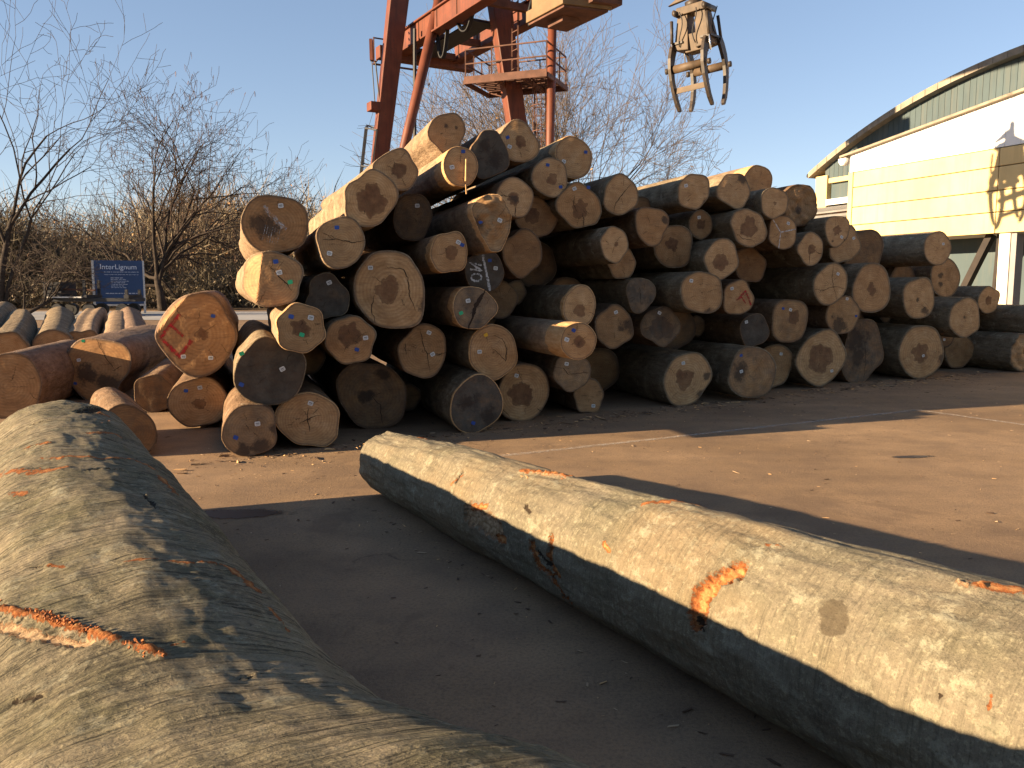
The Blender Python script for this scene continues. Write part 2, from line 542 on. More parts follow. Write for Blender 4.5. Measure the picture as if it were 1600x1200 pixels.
M['cream'] = paint('cream_cab_paint', (0.155, 0.10, 0.05), 0.6, 0.25, 2.0, (0.16, 0.085, 0.04))
M['grapple'] = paint('worn_yellow_grapple_paint', (0.080, 0.052, 0.030), 0.6, 0.5, 3.0, (0.07, 0.042, 0.026), bumpd=0.004)
M['tine'] = paint('worn_dark_tine_steel', (0.038, 0.028, 0.021), 0.5, 0.4, 5.0, (0.09, 0.056, 0.035))
M['chrome'] = paint('chrome_rod', (0.75, 0.75, 0.75), 0.2, 0.05, metal=0.9)
# ------------------------------------------------------------------ ground
def ground_z(x, y):
    x = np.asarray(x, float); y = np.asarray(y, float)
    rise = smooth(12, 36, y) * 0.62 * smooth(-3.5, -8.0, x)
    hill = smooth(48, 140, y) * 5.5 * smooth(20, -15, x)
    return rise + hill


def make_ground():
    xs = np.concatenate([np.linspace(-900, -60, 12), np.linspace(-50, 40, 91), np.linspace(60, 900, 12)])
    ys = np.concatenate([np.linspace(-300, -20, 8), np.linspace(-15, 60, 76), np.linspace(66, 160, 20), np.linspace(200, 1500, 10)])
    X, Y = np.meshgrid(xs, ys)
    Z = ground_z(X, Y)
    v = np.stack([X.ravel(), Y.ravel(), Z.ravel()], 1)
    nx, ny = len(xs), len(ys)
    f = [(j * nx + i, j * nx + i + 1, (j + 1) * nx + i + 1, (j + 1) * nx + i) for j in range(ny - 1) for i in range(nx - 1)]
    me = bpy.data.meshes.new('ground')
    me.from_pydata(v.tolist(), [], f)
    me.materials.append(M['ground'])
    me.polygons.foreach_set('use_smooth', [True] * len(f))
    o = link_mesh('ground', me)
    return tag(o, 'dusty reddish brown asphalt of the timber yard', 'ground', kind='structure')


make_ground()


def ribbon(me_name, pts, width, mat, z=0.004, seg=14, name=None, parent=None, fade=True):
    """flat strip on the ground along pts"""
    P = [Vector((*p[:2], 0)) for p in pts]
    rows = []
    for a, b in zip(P[:-1], P[1:]):
        for i in range(seg):
            rows.append(a.lerp(b, i / seg))
    rows.append(P[-1])
    v, f, at = [], [], []
    for i, p in enumerate(rows):
        d = (rows[min(i + 1, len(rows) - 1)] - rows[max(i - 1, 0)]).normalized()
        s = Vector((d.y, -d.x, 0))
        for t in (-1, -0.5, 0.5, 1):
            v.append(tuple(p + s * t * width / 2 + Vector((0, 0, z))))
            at.append(0.75 if abs(t) == 1 else 1.0)
    for i in range(len(rows) - 1):
        for j in range(3):
            f.append((i * 4 + j, i * 4 + j + 1, (i + 1) * 4 + j + 1, (i + 1) * 4 + j))
    me = bpy.data.meshes.new(me_name)
    me.from_pydata(v, [], f)
    ca = me.color_attributes.new('sp', 'FLOAT_COLOR', 'POINT')
    ca.data.foreach_set('color', np.repeat(np.array(at)[:, None], 4, 1).ravel())
    me.materials.append(mat)
    return link_mesh(name or me_name, me, parent)


la, lb = at_ground(700, 722), at_ground(1432, 641)
l1 = ribbon('painted_line', [la, lb], 0.10, M['chalk'])
tag(l1, 'long worn white painted line on the asphalt before the log pile', 'road marking', kind='structure')
lc, ld = at_ground(1380, 640.5), at_ground(1800, 690)
l2 = ribbon('painted_line', [lb + (lc - lb) * 0.0, lb + (ld - lb) * 0.0 + (at_ground(1640, 670) - lb) * 1.0], 0.10, M['chalk'], 0.008)
tag(l2, 'short white painted line turning off at the corner', 'road marking', kind='structure')

# dark soft-edged patch between the two big trunks, and a lesser one in the sun
k = NT('dark_patch', 0.45, 0.4)
cc = k.coord()
rr, _, _, _ = k.attr('sp')
k.out((0.028, 0.022, 0.018), None, None, k.ramp(k.math('ADD', rr, k.math('MULTIPLY', k.math('SUBTRACT', k.noise(cc, 3.5, 5, 0.7), 0.5), 0.9)), [(0.42, 0.0), (0.58, 0.8)]))
M['stain'] = k.mat


def blot(u, v, rx, ry, z, rot=0.0):
    p = at_ground(u, v)
    vs_, f, at = [(0, 0, 0)], [], [1.0]
    n, rings = 28, 5
    for j in range(1, rings + 1):
        for i in range(n):
            a = 2 * math.pi * i / n
            vs_.append((rx * j / rings * math.cos(a), ry * j / rings * math.sin(a), 0)); at.append(1 - j / rings)
    for i in range(n):
        f.append((0, 1 + i, 1 + (i + 1) % n))
        for j in range(rings - 1):
            b = 1 + j * n
            f.append((b + i, b + n + i, b + n + (i + 1) % n, b + (i + 1) % n))
    me = bpy.data.meshes.new('dark_patch')
    me.from_pydata(vs_, [], f)
    ca = me.color_attributes.new('sp', 'FLOAT_COLOR', 'POINT')
    ca.data.foreach_set('color', np.repeat(np.array(at)[:, None], 4, 1).ravel())
    me.materials.append(M['stain'])
    o = link_mesh('dark_patch', me, None, (p[0], p[1], z), (0, 0, rot))
    return o


tag(blot(372, 803, 0.62, 0.24, 0.004, 0.12), 'dark soft-edged patch on the asphalt between the two big trunks', 'stain', kind='structure')
tag(blot(1425, 714, 0.42, 0.12, 0.004, 0.2), 'faint dark patch on the sunlit asphalt', 'stain', kind='structure')
# front-end centre x, y, z, half height, half width (m), and the end's centre and size in the photograph (px)
PACK = {
    1: (-2.335, 8.358, 2.239, 0.313, 0.326, 431, 352, 104, 100),
    2: (-1.709, 8.457, 2.065, 0.26, 0.249, 534, 379, 77, 81),
    3: (-1.432, 8.581, 2.507, 0.282, 0.269, 579, 311, 82, 87),
    4: (-1.24, 9.113, 2.866, 0.226, 0.233, 619, 266, 67, 66),
    5: (-1.153, 9.812, 2.429, 0.274, 0.233, 645, 340, 60, 74),
    6: (-0.737, 9.756, 3.37, 0.234, 0.225, 699, 208, 60, 64),
    7: (-0.557, 9.26, 2.927, 0.216, 0.201, 720, 260, 56, 62),
    8: (-0.259, 9.842, 3.126, 0.266, 0.254, 765, 244, 66, 72),
    9: (0.085, 10.318, 3.366, 0.251, 0.253, 811, 222, 62, 65),
    10: (0.788, 10.817, 3.262, 0.26, 0.255, 897, 246, 58, 64),
    11: (0.471, 10.449, 2.965, 0.243, 0.244, 860, 278, 58, 62),
    12: (0.029, 9.694, 2.639, 0.227, 0.236, 804, 309, 67, 62),
    13: (0.843, 10.59, 2.632, 0.284, 0.295, 905, 322, 80, 71),
    14: (1.398, 10.895, 2.8, 0.251, 0.261, 970, 305, 58, 61),
    15: (-0.224, 9.117, 2.306, 0.295, 0.267, 768, 350, 74, 86),
    16: (0.305, 10.588, 2.489, 0.255, 0.266, 838, 340, 68, 64),
    17: (0.13, 10.186, 2.035, 0.294, 0.25, 817, 395, 56, 76),
    18: (-0.674, 9.074, 1.994, 0.227, 0.213, 702, 394, 60, 66),
    19: (-0.325, 9.993, 1.811, 0.243, 0.252, 757, 423, 70, 64),
    20: (-0.419, 9.261, 1.395, 0.241, 0.251, 741, 481, 72, 68),
    21: (-0.136, 10.512, 1.478, 0.241, 0.219, 783, 467, 52, 60),
    22: (-1.279, 8.889, 1.587, 0.449, 0.421, 611, 454, 122, 133),
    23: (-0.213, 9.523, 0.884, 0.312, 0.303, 771, 550, 79, 85),
    24: (-0.998, 9.319, 0.907, 0.287, 0.299, 661, 549, 93, 80),
    25: (-1.65, 8.51, 1.083, 0.252, 0.254, 548, 531, 77, 77),
    26: (-1.596, 9.444, 0.394, 0.393, 0.409, 582, 617, 124, 107),
    27: (-0.395, 9.254, 0.316, 0.316, 0.321, 745, 632, 86, 88),
    28: (0.141, 10.083, 0.345, 0.345, 0.355, 818, 613, 86, 88),
    29: (0.714, 8.93, 1.046, 0.206, 0.212, 904, 533, 57, 60),
    30: (0.814, 10.023, 1.401, 0.23, 0.237, 906, 478, 57, 60),
    31: (0.74, 10.185, 0.597, 0.244, 0.254, 894, 580, 80, 62),
    32: (0.997, 10.708, 0.225, 0.225, 0.226, 920, 618, 50, 54),
    33: (1.349, 10.977, 1.105, 0.278, 0.289, 960, 511, 66, 66),
    34: (1.709, 11.114, 1.531, 0.234, 0.219, 1001, 460, 46, 55),
    35: (2.054, 11.475, 1.091, 0.278, 0.289, 1033, 510, 59, 63),
    36: (2.553, 11.243, 1.548, 0.31, 0.322, 1097, 458, 67, 72),
    37: (3.28, 12.107, 1.461, 0.264, 0.275, 1154, 467, 54, 57),
    38: (2.418, 11.409, 0.371, 0.371, 0.386, 1074, 592, 84, 84),
    39: (3.461, 11.907, 0.395, 0.395, 0.411, 1176, 584, 84, 86),
    40: (4.216, 13.316, 0.371, 0.37, 0.341, 1210, 572, 54, 72),
    41: (5.027, 13.484, 0.469, 0.469, 0.487, 1283, 561, 86, 90),
    42: (4.265, 12.802, 1.12, 0.344, 0.358, 1234, 501, 62, 70),
    43: (3.643, 12.505, 0.988, 0.25, 0.26, 1179, 516, 62, 52),
    44: (5.031, 13.226, 1.679, 0.328, 0.341, 1298, 444, 56, 65),
    45: (5.405, 13.631, 1.183, 0.324, 0.337, 1317, 492, 55, 62),
    46: (5.943, 13.863, 1.62, 0.413, 0.429, 1361, 450, 62, 78),
    47: (6.049, 14.352, 0.576, 0.575, 0.526, 1347, 545, 72, 104),
    48: (7.604, 15.043, 2.326, 0.309, 0.321, 1465, 388, 40, 54),
    49: (8.344, 16.15, 1.819, 0.376, 0.391, 1477, 434, 50, 61),
    50: (7.173, 14.739, 1.442, 0.378, 0.377, 1436, 466, 48, 67),
    51: (7.294, 14.786, 0.49, 0.49, 0.509, 1440, 550, 75, 86),
    52: (8.19, 15.044, 1.095, 0.375, 0.39, 1510, 496, 52, 65),
    53: (8.512, 16.44, 0.872, 0.403, 0.419, 1474, 510, 52, 64),
    54: (9.008, 16.718, 0.361, 0.361, 0.375, 1499, 548, 48, 56),
    55: (9.459, 16.587, 1.384, 0.279, 0.29, 1545, 469, 36, 44),
    58: (5.134, 13.328, 2.522, 0.243, 0.248, 1308, 360, 38, 48),
    59: (5.605, 14.216, 2.361, 0.324, 0.337, 1319, 381, 48, 60),
    60: (4.638, 13.066, 2.221, 0.243, 0.253, 1267, 389, 41, 49),
    61: (6.2, 14.819, 2.238, 0.417, 0.434, 1350, 395, 62, 74),
    62: (2.501, 11.674, 2.938, 0.247, 0.256, 1084, 299, 52, 56),
    63: (3.181, 12.154, 3.002, 0.261, 0.272, 1147, 298, 53, 57),
    64: (3.912, 13.489, 3.295, 0.274, 0.285, 1185, 284, 50, 54),
    65: (3.835, 12.382, 2.854, 0.239, 0.23, 1210, 317, 40, 51),
    66: (4.602, 13.597, 2.956, 0.37, 0.385, 1248, 319, 62, 72),
    67: (4.073, 12.693, 2.45, 0.255, 0.265, 1223, 363, 46, 53),
    68: (3.383, 12.063, 2.471, 0.288, 0.3, 1170, 356, 56, 63),
    69: (1.831, 11.083, 2.433, 0.248, 0.258, 1018, 352, 55, 59),
    70: (2.282, 11.87, 2.199, 0.311, 0.315, 1053, 385, 61, 69),
    71: (2.723, 12.181, 2.525, 0.208, 0.199, 1095, 351, 37, 45),
    72: (2.933, 11.745, 2.008, 0.282, 0.293, 1128, 406, 66, 63),
    73: (3.706, 13.079, 1.975, 0.279, 0.29, 1172, 414, 50, 56),
    74: (1.271, 10.454, 2.151, 0.222, 0.193, 960, 382, 44, 56),
    75: (1.454, 11.168, 1.954, 0.213, 0.217, 971, 410, 46, 50),
    76: (-2.206, 7.724, 1.683, 0.269, 0.28, 426, 436, 100, 92),
    77: (-1.922, 8.714, 1.516, 0.232, 0.228, 512, 465, 68, 70),
    78: (-1.915, 7.561, 1.246, 0.22, 0.228, 469, 516, 81, 77),
    79: (-2.351, 8.017, 0.799, 0.334, 0.344, 422, 580, 111, 112),
    80: (-3.597, 9.467, 0.309, 0.304, 0.317, 312, 625, 93, 82),
    81: (-2.507, 7.87, 0.256, 0.258, 0.258, 390, 672, 84, 86),
    82: (-2.042, 8.279, 0.293, 0.293, 0.305, 483, 656, 97, 91),
    83: (-3.475, 9.177, 1.095, 0.45, 0.466, 308, 524, 132, 128),
    56: (10.234, 16.236, 1, 0.3, 0.31, 1640, 499, 50, 60),
    57: (9.958, 16.146, 0.37, 0.371, 0.386, 1600, 553, 52, 60),
}
FILL = [
    (1.307, 12.405, 0.4, 0.34), (2.545, 12.889, 0.995, 0.34), (7.78, 16.337, 0.348, 0.34), (6.172, 15.511, 1.514, 0.323),
    (7.524, 16.163, 1.751, 0.326), (0.311, 11.687, 1.97, 0.34), (8.669, 17.015, 1.472, 0.28), (6.705, 15.985, 2.111, 0.294),
    (3.854, 14.264, 1.737, 0.275), (4.477, 14.087, 1.144, 0.256), (0.775, 11.713, 1.528, 0.252), (3.054, 13.31, 1.935, 0.236),
    (3.375, 13.52, 1.473, 0.239), (6.412, 15.641, 1.015, 0.239), (0.668, 11.937, 0.69, 0.238), (8.147, 17.133, 0.232, 0.232),
    (1.56, 12.536, 1.939, 0.236), (1.851, 12.31, 2.739, 0.219), (8.867, 17.428, 1.009, 0.202), (5.097, 14.457, 2.029, 0.202),
    (3.528, 13.574, 0.574, 0.21), (0.544, 11.82, 1.101, 0.193), (2.461, 13.092, 0.24, 0.205), (7.232, 16.156, 1.154, 0.194),
    (7.692, 16.708, 2.15, 0.181), (2.596, 12.702, 1.531, 0.182), (-0.265, 11.297, 0.997, 0.199), (-1.342, 10.595, 0.224, 0.179),
    (6.246, 15.928, 0.199, 0.197), (-2.398, 9.825, 0.771, 0.18), (5.179, 14.951, 0.184, 0.177), (4.003, 13.728, 2.861, 0.168),
    (2.945, 13.291, 1.013, 0.165), (0.324, 11.106, 0.196, 0.167), (0.047, 11.229, 1.559, 0.16), (3.452, 13.899, 0.17, 0.17),
    (4.111, 13.944, 2.554, 0.162),
]
# ------------------------------------------------------------------ logs of the pile
PILE_AZ = -18.0
# id: label, options.  heart=(radius, dy, dz, dark) in fractions of the end; or=orange, gy=grey dirt, br=brightness (lowered too to paint shade on recessed ends),
# st=stain list (y, z, radius), cr=cracks list of polylines, tg=tags (colour, u, v) in photo pixels, fl=flat cuts (angle deg, dist),
# fc=bevel facet (angle deg, dist, slope), bk=bark kind, pe=peeled length at the front
SPEC = {
    1: ('thick log with oblique brown torn cut and white streak, highest on the outer edge', dict(orr=.55, gy=.12, br=.75, st=[(.35, -.1, .55)], tg=[('w', 439, 323)], bk='tan', yaw=9, pit=-3, fl=[(95, .93), (255, .9)], streak=1)),
    2: ('log with one horizontal crack and a blue tag, under the big dark-hearted pair', dict(orr=.2, gy=.18, cr=[[(-.98, .08), (-.4, .02), (.2, .12), (.75, .1)]], tg=[('b', 527, 356), ('w', 515, 396)], bk='tan', fl=[(205, .92)])),
    3: ('log with a very large dark round heart filling half its end', dict(heart=(.52, .0, -.02, 1), br=1.05, bk='tan', pe=.0)),
    4: ('log with soft reddish heart just above the large dark-hearted one', dict(heart=(.34, -.12, 0, .6), orr=.22, bk='tan')),
    5: ('dark shaded log deep behind the large dark-hearted one', dict(gy=.55, br=.5, orr=.4, tg=[('w', 652, 322)], bk='brown')),
    6: ('topmost log of the pile, with rough knotty brownish end', dict(orr=.4, gy=.05, br=.8, st=[(.05, .35, .16), (-.5, .3, .12)], bk='tan', yaw=6)),
    7: ('log with an upright orange splinter sticking to its end, under the topmost log', dict(orr=.1, tg=[('w', 706, 262), ('b', 724, 237)], bk='tan', pe=.5, splint=1, yaw=5)),
    8: ('blackened rotten log high on the pile between two clean ends', dict(gy=.95, br=.55, st=[(-.3, -.1, .5), (.2, .5, .4)], bk='brown', fl=[(250, .85)])),
    9: ('round clean log with a blue and a white tag, high behind the blackened one', dict(heart=(.26, -.1, 0, .7), tg=[('b', 793, 216), ('w', 796, 230)], bk='tan')),
    10: ('plain log without visible heart at the right shoulder of the high pile', dict(orr=.12, tg=[('b', 915, 237), ('w', 881, 253)], bk='grey', pe=.22)),
    11: ('log with small brown heart and two blue tags below the shoulder log', dict(heart=(.28, -.1, -.05, .7), tg=[('b', 856, 259), ('b', 876, 292)], bk='grey')),
    12: ('pale log with a blackened hollow heart and a crack to its left edge', dict(heart=(.3, .05, -.05, 1), br=1.08, st=[(0, -.05, .26)], cr=[[(.98, .12), (.6, .1), (.2, .05)], [(-.1, -.3), (-.02, -.7), (-.05, -.95)]], bk='brown')),
    13: ('wide brown log with ringed dark heart and dark spots', dict(heart=(.36, -.02, -.1, .75), orr=.35, br=.8, cr=[[(-.2, -.98), (-.25, -.6), (-.15, -.3)], [(.25, .45), (.3, .1), (.1, -.25)]], tg=[('w', 894, 296), ('b', 920, 293)], bk='grey')),
    14: ('log split by one long straight diagonal red crack', dict(orr=.12, gy=.12, cr=[[(-.55, .6), (-.1, .1), (.25, -.4), (.4, -.9)]], bk='grey')),
    15: ('split log with a long ragged torn edge and a blue tag', dict(gy=.3, orr=.2, br=.75, st=[(.5, 0, .4)], tg=[('b', 752, 348), ('w', 781, 345)], bk='tan', fl=[(330, .55), (200, .85)], pe=.2, ragged=1)),
    16: ('shaded reddish log tucked below the hollow-hearted pale one', dict(heart=(.4, .2, .1, .6), orr=.55, br=.55, bk='brown')),
    17: ('shaded orange-brown log below the ragged split one', dict(orr=.5, br=.55, gy=.1, bk='brown')),
    18: ('small log with star-torn heart and sunlit peeling rim, above the NO log', dict(heart=(.33, -.1, -.05, .9), orr=.3, br=.9, tg=[('w', 716, 378), ('b', 722, 382)], bk='tan', pe=.35)),
    19: ('dark grey log sprayed NO with a white stripe', dict(gy=.85, br=.6, tg=[('b', 766, 406), ('w', 776, 418)], bk='brown', paint='NO')),
    20: ('grey log cleft from top to bottom by a wide black crack', dict(gy=.6, br=.8, cr=[[(-.55, .85), (-.3, .45), (-.05, .1), (.05, -.3), (.28, -.95)]], crw=.035, tg=[('w', 731, 470), ('g', 719, 489)], bk='tan', pe=.3)),
    21: ('shaded log half hidden behind the cleft grey one', dict(orr=.3, br=.5, gy=.3, bk='brown')),
    22: ('largest log of the pile, squarish pale end with round grey-brown heart', dict(heart=(.3, .08, .02, .75), br=1.0, st=[(-.9, -.3, .25)], cr=[[(.15, .55), (-.3, .5), (-.42, .3), (-.45, -.1), (-.62, -.5)], [(.45, -.1), (.5, -.5), (.42, -.75)]], tg=[('w', 579, 419)], bk='tan', fl=[(0, .97), (180, .86), (270, .93), (92, .93)])),
    23: ('log with curved ring shake and a yellow tag, low in the high pile', dict(orr=.18, tg=[('y', 759, 523), ('w', 749, 549)], cr=[[(.1, .15), (-.25, -.1), (-.5, -.35), (-.55, .1), (-.35, .5), (0, .6)]], bk='grey', pe=.05)),
    24: ('shaded brown log with branching cracks beneath the largest log', dict(orr=.3, gy=.2, br=.65, cr=[[(.1, .9), (0, .3), (-.15, -.1), (-.25, -.8)], [(-.15, -.1), (-.6, -.15), (-.95, -.05)], [(.7, .3), (.65, -.1)]], tg=[('w', 672, 520), ('w', 678, 554)], bk='brown')),
    25: ('log with a dark ragged off-centre heart and a white over blue tag', dict(heart=(.42, .05, .2, .95), orr=.4, br=.8, tg=[('w', 571, 528), ('b', 557, 546)], bk='grey')),
    26: ('huge dark stained log on the ground below the ragged-hearted one', dict(orr=.4, gy=.5, br=.5, st=[(-.3, .6, .3), (.2, 0, .25)], cr=[[(.1, .1), (-.2, -.3), (-.3, -.9)]], bk='brown')),
    27: ('rotten dark log on the ground with frayed inner wood', dict(gy=.75, orr=.5, br=.6, st=[(.3, .1, .4), (-.4, -.4, .4)], tg=[('b', 739, 661)], bk='grey', pe=.05, yaw=4)),
    28: ('log on the ground with a dark brown star-shaped heart and corner crack', dict(heart=(.4, .1, -.03, 1), orr=.2, br=.9, cr=[[(.75, -.55), (.5, -.85)], [(-.5, -.6), (-.7, -.7)]], tg=[('w', 807, 586)], bk='brown')),
    29: ('brightly sunlit peeled orange log jutting out of the pile, with a blue tag', dict(orr=.5, br=1.0, heart=(.3, -.05, -.05, .5), tg=[('b', 896, 516), ('w', 885, 530)], bk='tan', pe=.62, yaw=4)),
    30: ('log with reddish heart and sunlit bark sliver just above the peeled orange one', dict(heart=(.34, .05, -.25, .8), br=1.05, bk='grey', pe=.1)),
    31: ('flattened grey log with a wavy horizontal crack under the peeled orange one', dict(gy=.5, br=.85, cr=[[(.98, .25), (.5, .2), (.2, -.15), (-.3, -.1), (-.95, -.05)]], tg=[('w', 882, 568)], bk='brown', fl=[(90, .8)])),
    32: ('small thick-barked log on the ground at the foot of the high pile', dict(orr=.35, br=.7, gy=.15, tg=[('w', 927, 634)], bk='brown')),
    33: ('log half pale and half blackened, behind the peeled orange one', dict(orr=.3, br=.65, st=[(-.75, .1, .55)], tg=[('w', 962, 488)], bk='brown')),
    34: ('small grey weathered log where the two halves of the pile meet', dict(gy=.7, br=.75, cr=[[(.1, .4), (0, -.1), (-.05, -.6)]], bk='grey')),
    35: ('black-hearted sooty log with a white tag near its top', dict(heart=(.6, 0, -.1, 1), gy=.6, br=.6, tg=[('w', 1030, 489)], bk='brown')),
    36: ('speckled log with long grey trunk showing, beside the one with a red mark', dict(orr=.3, gy=.1, br=.9, st=[(-.35, -.75, .25)], tg=[('w', 1079, 439)], bk='grey', fl=[(280, .9)])),
    37: ('log with a red sprayed angle mark on its end', dict(orr=.3, br=.95, tg=[('w', 1142, 451)], bk='brown', paint='V', fl=[(250, .85)])),
    38: ('thick log on the ground with a double-lobed grey heart', dict(heart=(.36, .1, .0, .7), br=.95, st=[(-.85, .1, .2), (-.6, -.6, .2)], tg=[('w', 1066, 567)], bk='grey')),
    39: ('thick stained log on the ground with orange and black mottled end', dict(orr=.5, gy=.45, br=.85, st=[(.55, .1, .4)], tg=[('b', 1155, 555), ('w', 1156, 580)], bk='grey', fl=[(268, .92)])),
    40: ('narrow-looking log squeezed in behind the mottled one on the ground', dict(orr=.1, gy=.25, br=.7, tg=[('w', 1219, 553)], bk='grey')),
    41: ('thick log on the ground with a big round black-brown heart', dict(heart=(.46, .05, -.02, 1), br=1.0, tg=[('w', 1302, 580)], bk='grey', fl=[(225, .92), (300, .93)])),
    42: ('brown dirty log with a blue and a white tag above the big black-hearted one', dict(heart=(.3, -.2, .15, .6), orr=.3, gy=.35, br=.7, tg=[('b', 1222, 482), ('w', 1234, 484)], bk='brown')),
    43: ('dark frayed log low beside the brown dirty one', dict(gy=.85, orr=.4, br=.5, tg=[('w', 1161, 503)], bk='brown')),
    44: ('log with a T-shaped black crack and long smooth trunk', dict(gy=.1, br=1.0, cr=[[(-.1, .95), (-.05, .3), (-.15, -.1), (-.4, -.75)], [(.9, -.25), (.4, -.3), (-.1, -.12), (-.85, -.2)]], tg=[('w', 1309, 428)], bk='grey')),
    45: ('log with lower half rotted dark, below the T-cracked one', dict(orr=.25, gy=.3, br=.8, st=[(.25, -.5, .6)], tg=[('w', 1322, 467), ('b', 1339, 494)], bk='brown')),
    46: ('broad rough orange-tinged log right of the T-cracked one', dict(orr=.45, br=.95, heart=(.25, 0, -.05, .3), bk='grey', fl=[(30, .85)])),
    47: ('tall rotten split wedge log on the ground with blackened hollow', dict(gy=.6, orr=.5, br=.65, st=[(.3, .3, .6), (.1, -.2, .4)], cr=[[(-.1, .2), (-.15, -.4), (-.12, -.95)]], bk='brown', fl=[(20, .7), (160, .8), (90, .95)])),
    48: ('clean log with long mottled trunk, highest at the low end of the pile', dict(br=1.05, orr=.1, heart=(.2, 0, 0, .15), tg=[('w', 1473, 381)], bk='grey')),
    49: ('shaded log with two dark knots under the clean highest one', dict(orr=.25, br=.8, st=[(.3, .1, .2), (.3, -.3, .18)], bk='grey')),
    50: ('oval pale log with a torn hole low on its end', dict(br=1.0, st=[(-.4, -.55, .25), (.1, -.05, .14)], bk='grey')),
    51: ('thick log on the ground with ringed heart and a wedge notch', dict(heart=(.33, .05, 0, .8), orr=.2, br=.95, st=[(-.98, -.3, .3)], bk='grey', tg=[('w', 1443, 556)])),
    52: ('crescent-ended log with a bite out of one side and a small round hole', dict(br=1.0, st=[(.1, .0, .14)], bk='grey', fl=[(170, .8)])),
    53: ('dark reddish-brown log in shade behind the crescent-ended one', dict(orr=.7, gy=.4, br=.5, tg=[('w', 1477, 531)], bk='brown')),
    54: ('low brown log on the ground beneath the crescent-ended one', dict(orr=.4, gy=.2, br=.65, bk='brown')),
    55: ('small pale log with small centred heart beyond the crescent-ended one', dict(heart=(.3, .05, 0, .6), br=1.05, bk='grey')),
    56: ('long dark-barked log lying at the far end of the pile above the frayed one', dict(br=.9, bk='grey')),
    57: ('mottled log on the ground with a frayed torn end, outermost of the pile', dict(orr=.1, gy=.3, br=.9, bk='grey', ragged=1, fl=[(150, .8)])),
    58: ('log with a cross-shaped dark heart and drilled spots over the crescent of another', dict(heart=(.3, 0, 0, .9), br=1.05, st=[(-.6, -.6, .12), (.3, -.7, .12)], tg=[('w', 1315, 370)], bk='grey')),
    59: ('log showing as a pale crescent behind the one with a cross-shaped heart', dict(br=.9, gy=.1, tg=[('w', 1333, 372)], bk='grey')),
    60: ('small log with star-shaped hollow heart and crack downward', dict(heart=(.26, -.05, 0, 1), br=1.0, cr=[[(.0, -.2), (.1, -.5), (.05, -.95)], [(-.2, 0), (-.55, -.25), (-.9, -.3)]], bk='grey')),
    61: ('shaggy brown-barked log leaning behind the pale crescent', dict(orr=.5, gy=.45, br=.5, bk='brown')),
    62: ('log with long sunlit-topped trunk in the top row next to a stained one', dict(br=1.0, orr=.1, st=[(-.8, -.6, .25)], tg=[('w', 1071, 291)], bk='grey')),
    63: ('top-row log with a black stain along its upper edge', dict(br=.95, st=[(-.5, .7, .4)], bk='grey')),
    64: ('sunlit orange log peeking over the top row', dict(orr=.55, br=1.0, bk='tan', pe=.5, yaw=10)),
    65: ('small clean round log in front of a jagged broken one', dict(br=1.05, orr=.08, heart=(.22, -.05, -.02, .2), bk='grey')),
    66: ('jagged broken log end with torn step on the top row', dict(orr=.3, gy=.3, br=.65, st=[(0, -.3, .3)], bk='brown', fl=[(90, .85), (50, .9), (330, .9)], ragged=1)),
    67: ('log chalked with a white three-armed mark', dict(orr=.15, br=.95, tg=[('w', 1231, 349)], bk='brown', paint='Y')),
    68: ('log with a large neat round reddish heart below the stained top-row one', dict(heart=(.46, -.05, 0, .7), orr=.15, br=.95, cr=[[(.75, -.3), (.3, -.55), (-.2, -.6)]], bk='grey')),
    69: ('reddish log with a splintered right edge below the diagonal-crack one', dict(orr=.6, br=.8, st=[(-.8, .3, .3)], bk='brown')),
    70: ('large shaded brown log behind the splintered reddish one', dict(orr=.4, br=.6, heart=(.35, .1, .1, .4), bk='grey')),
    71: ('small dim log with a dark core in a gap of the pile', dict(heart=(.35, 0, 0, .8), gy=.3, br=.55, orr=.3, tg=[('w', 1092, 340)], bk='grey')),
    72: ('pale log with a ragged bat-shaped hollow heart', dict(heart=(.4, .02, -.12, .9), br=1.08, bk='grey', fl=[(235, .88)])),
    73: ('dull reddish log in shade behind the bat-shaped heart one', dict(orr=.7, br=.45, bk='brown')),
    74: ('small clean pale log jutting from the dark middle of the pile', dict(br=1.05, orr=.05, heart=(.15, -.1, 0, .3), bk='grey')),
    75: ('small brownish log half under the clean pale one', dict(orr=.3, br=.7, bk='grey')),
    76: ('log with a bright sunlit slanting side cut, tagged blue, white and green', dict(orr=.35, br=.85, cr=[[(.1, .5), (-.15, .2), (-.4, -.1), (-.6, -.35)]], tg=[('b', 432, 407), ('w', 437, 424), ('g', 454, 439)], bk='tan', fc=(8, .42, 1.1), fl=[(262, .9)])),
    77: ('smooth dark grey shaded log beside the largest log', dict(gy=.75, br=.55, tg=[('w', 515, 442)], bk='grey')),
    78: ('thin-barked log ringed by a bright sunlit rim, with blue, white and green tags', dict(orr=.3, gy=.12, br=.75, heart=(.4, .0, 0, .35), tg=[('b', 454, 497), ('w', 485, 499), ('g', 470, 526)], bk='tan', pe=.12, yaw=5)),
    79: ('big smooth dark grey log with green, white and blue tags', dict(gy=.9, br=.5, tg=[('g', 382, 548), ('w', 442, 575), ('b', 380, 598)], bk='grey', fl=[(15, .92)])),
    80: ('pale clean log on the ground under the red F log', dict(br=1.1, orr=.08, heart=(.2, 0, -.05, .5), tg=[('b', 293, 606), ('w', 315, 602)], bk='brown')),
    81: ('muddy rough-edged log on the ground with a blue and a white tag', dict(gy=.45, orr=.2, br=.7, st=[(-.4, -.6, .5), (.3, -.8, .4), (-.9, .0, .3)], tg=[('w', 401, 662), ('b', 368, 682)], bk='brown')),
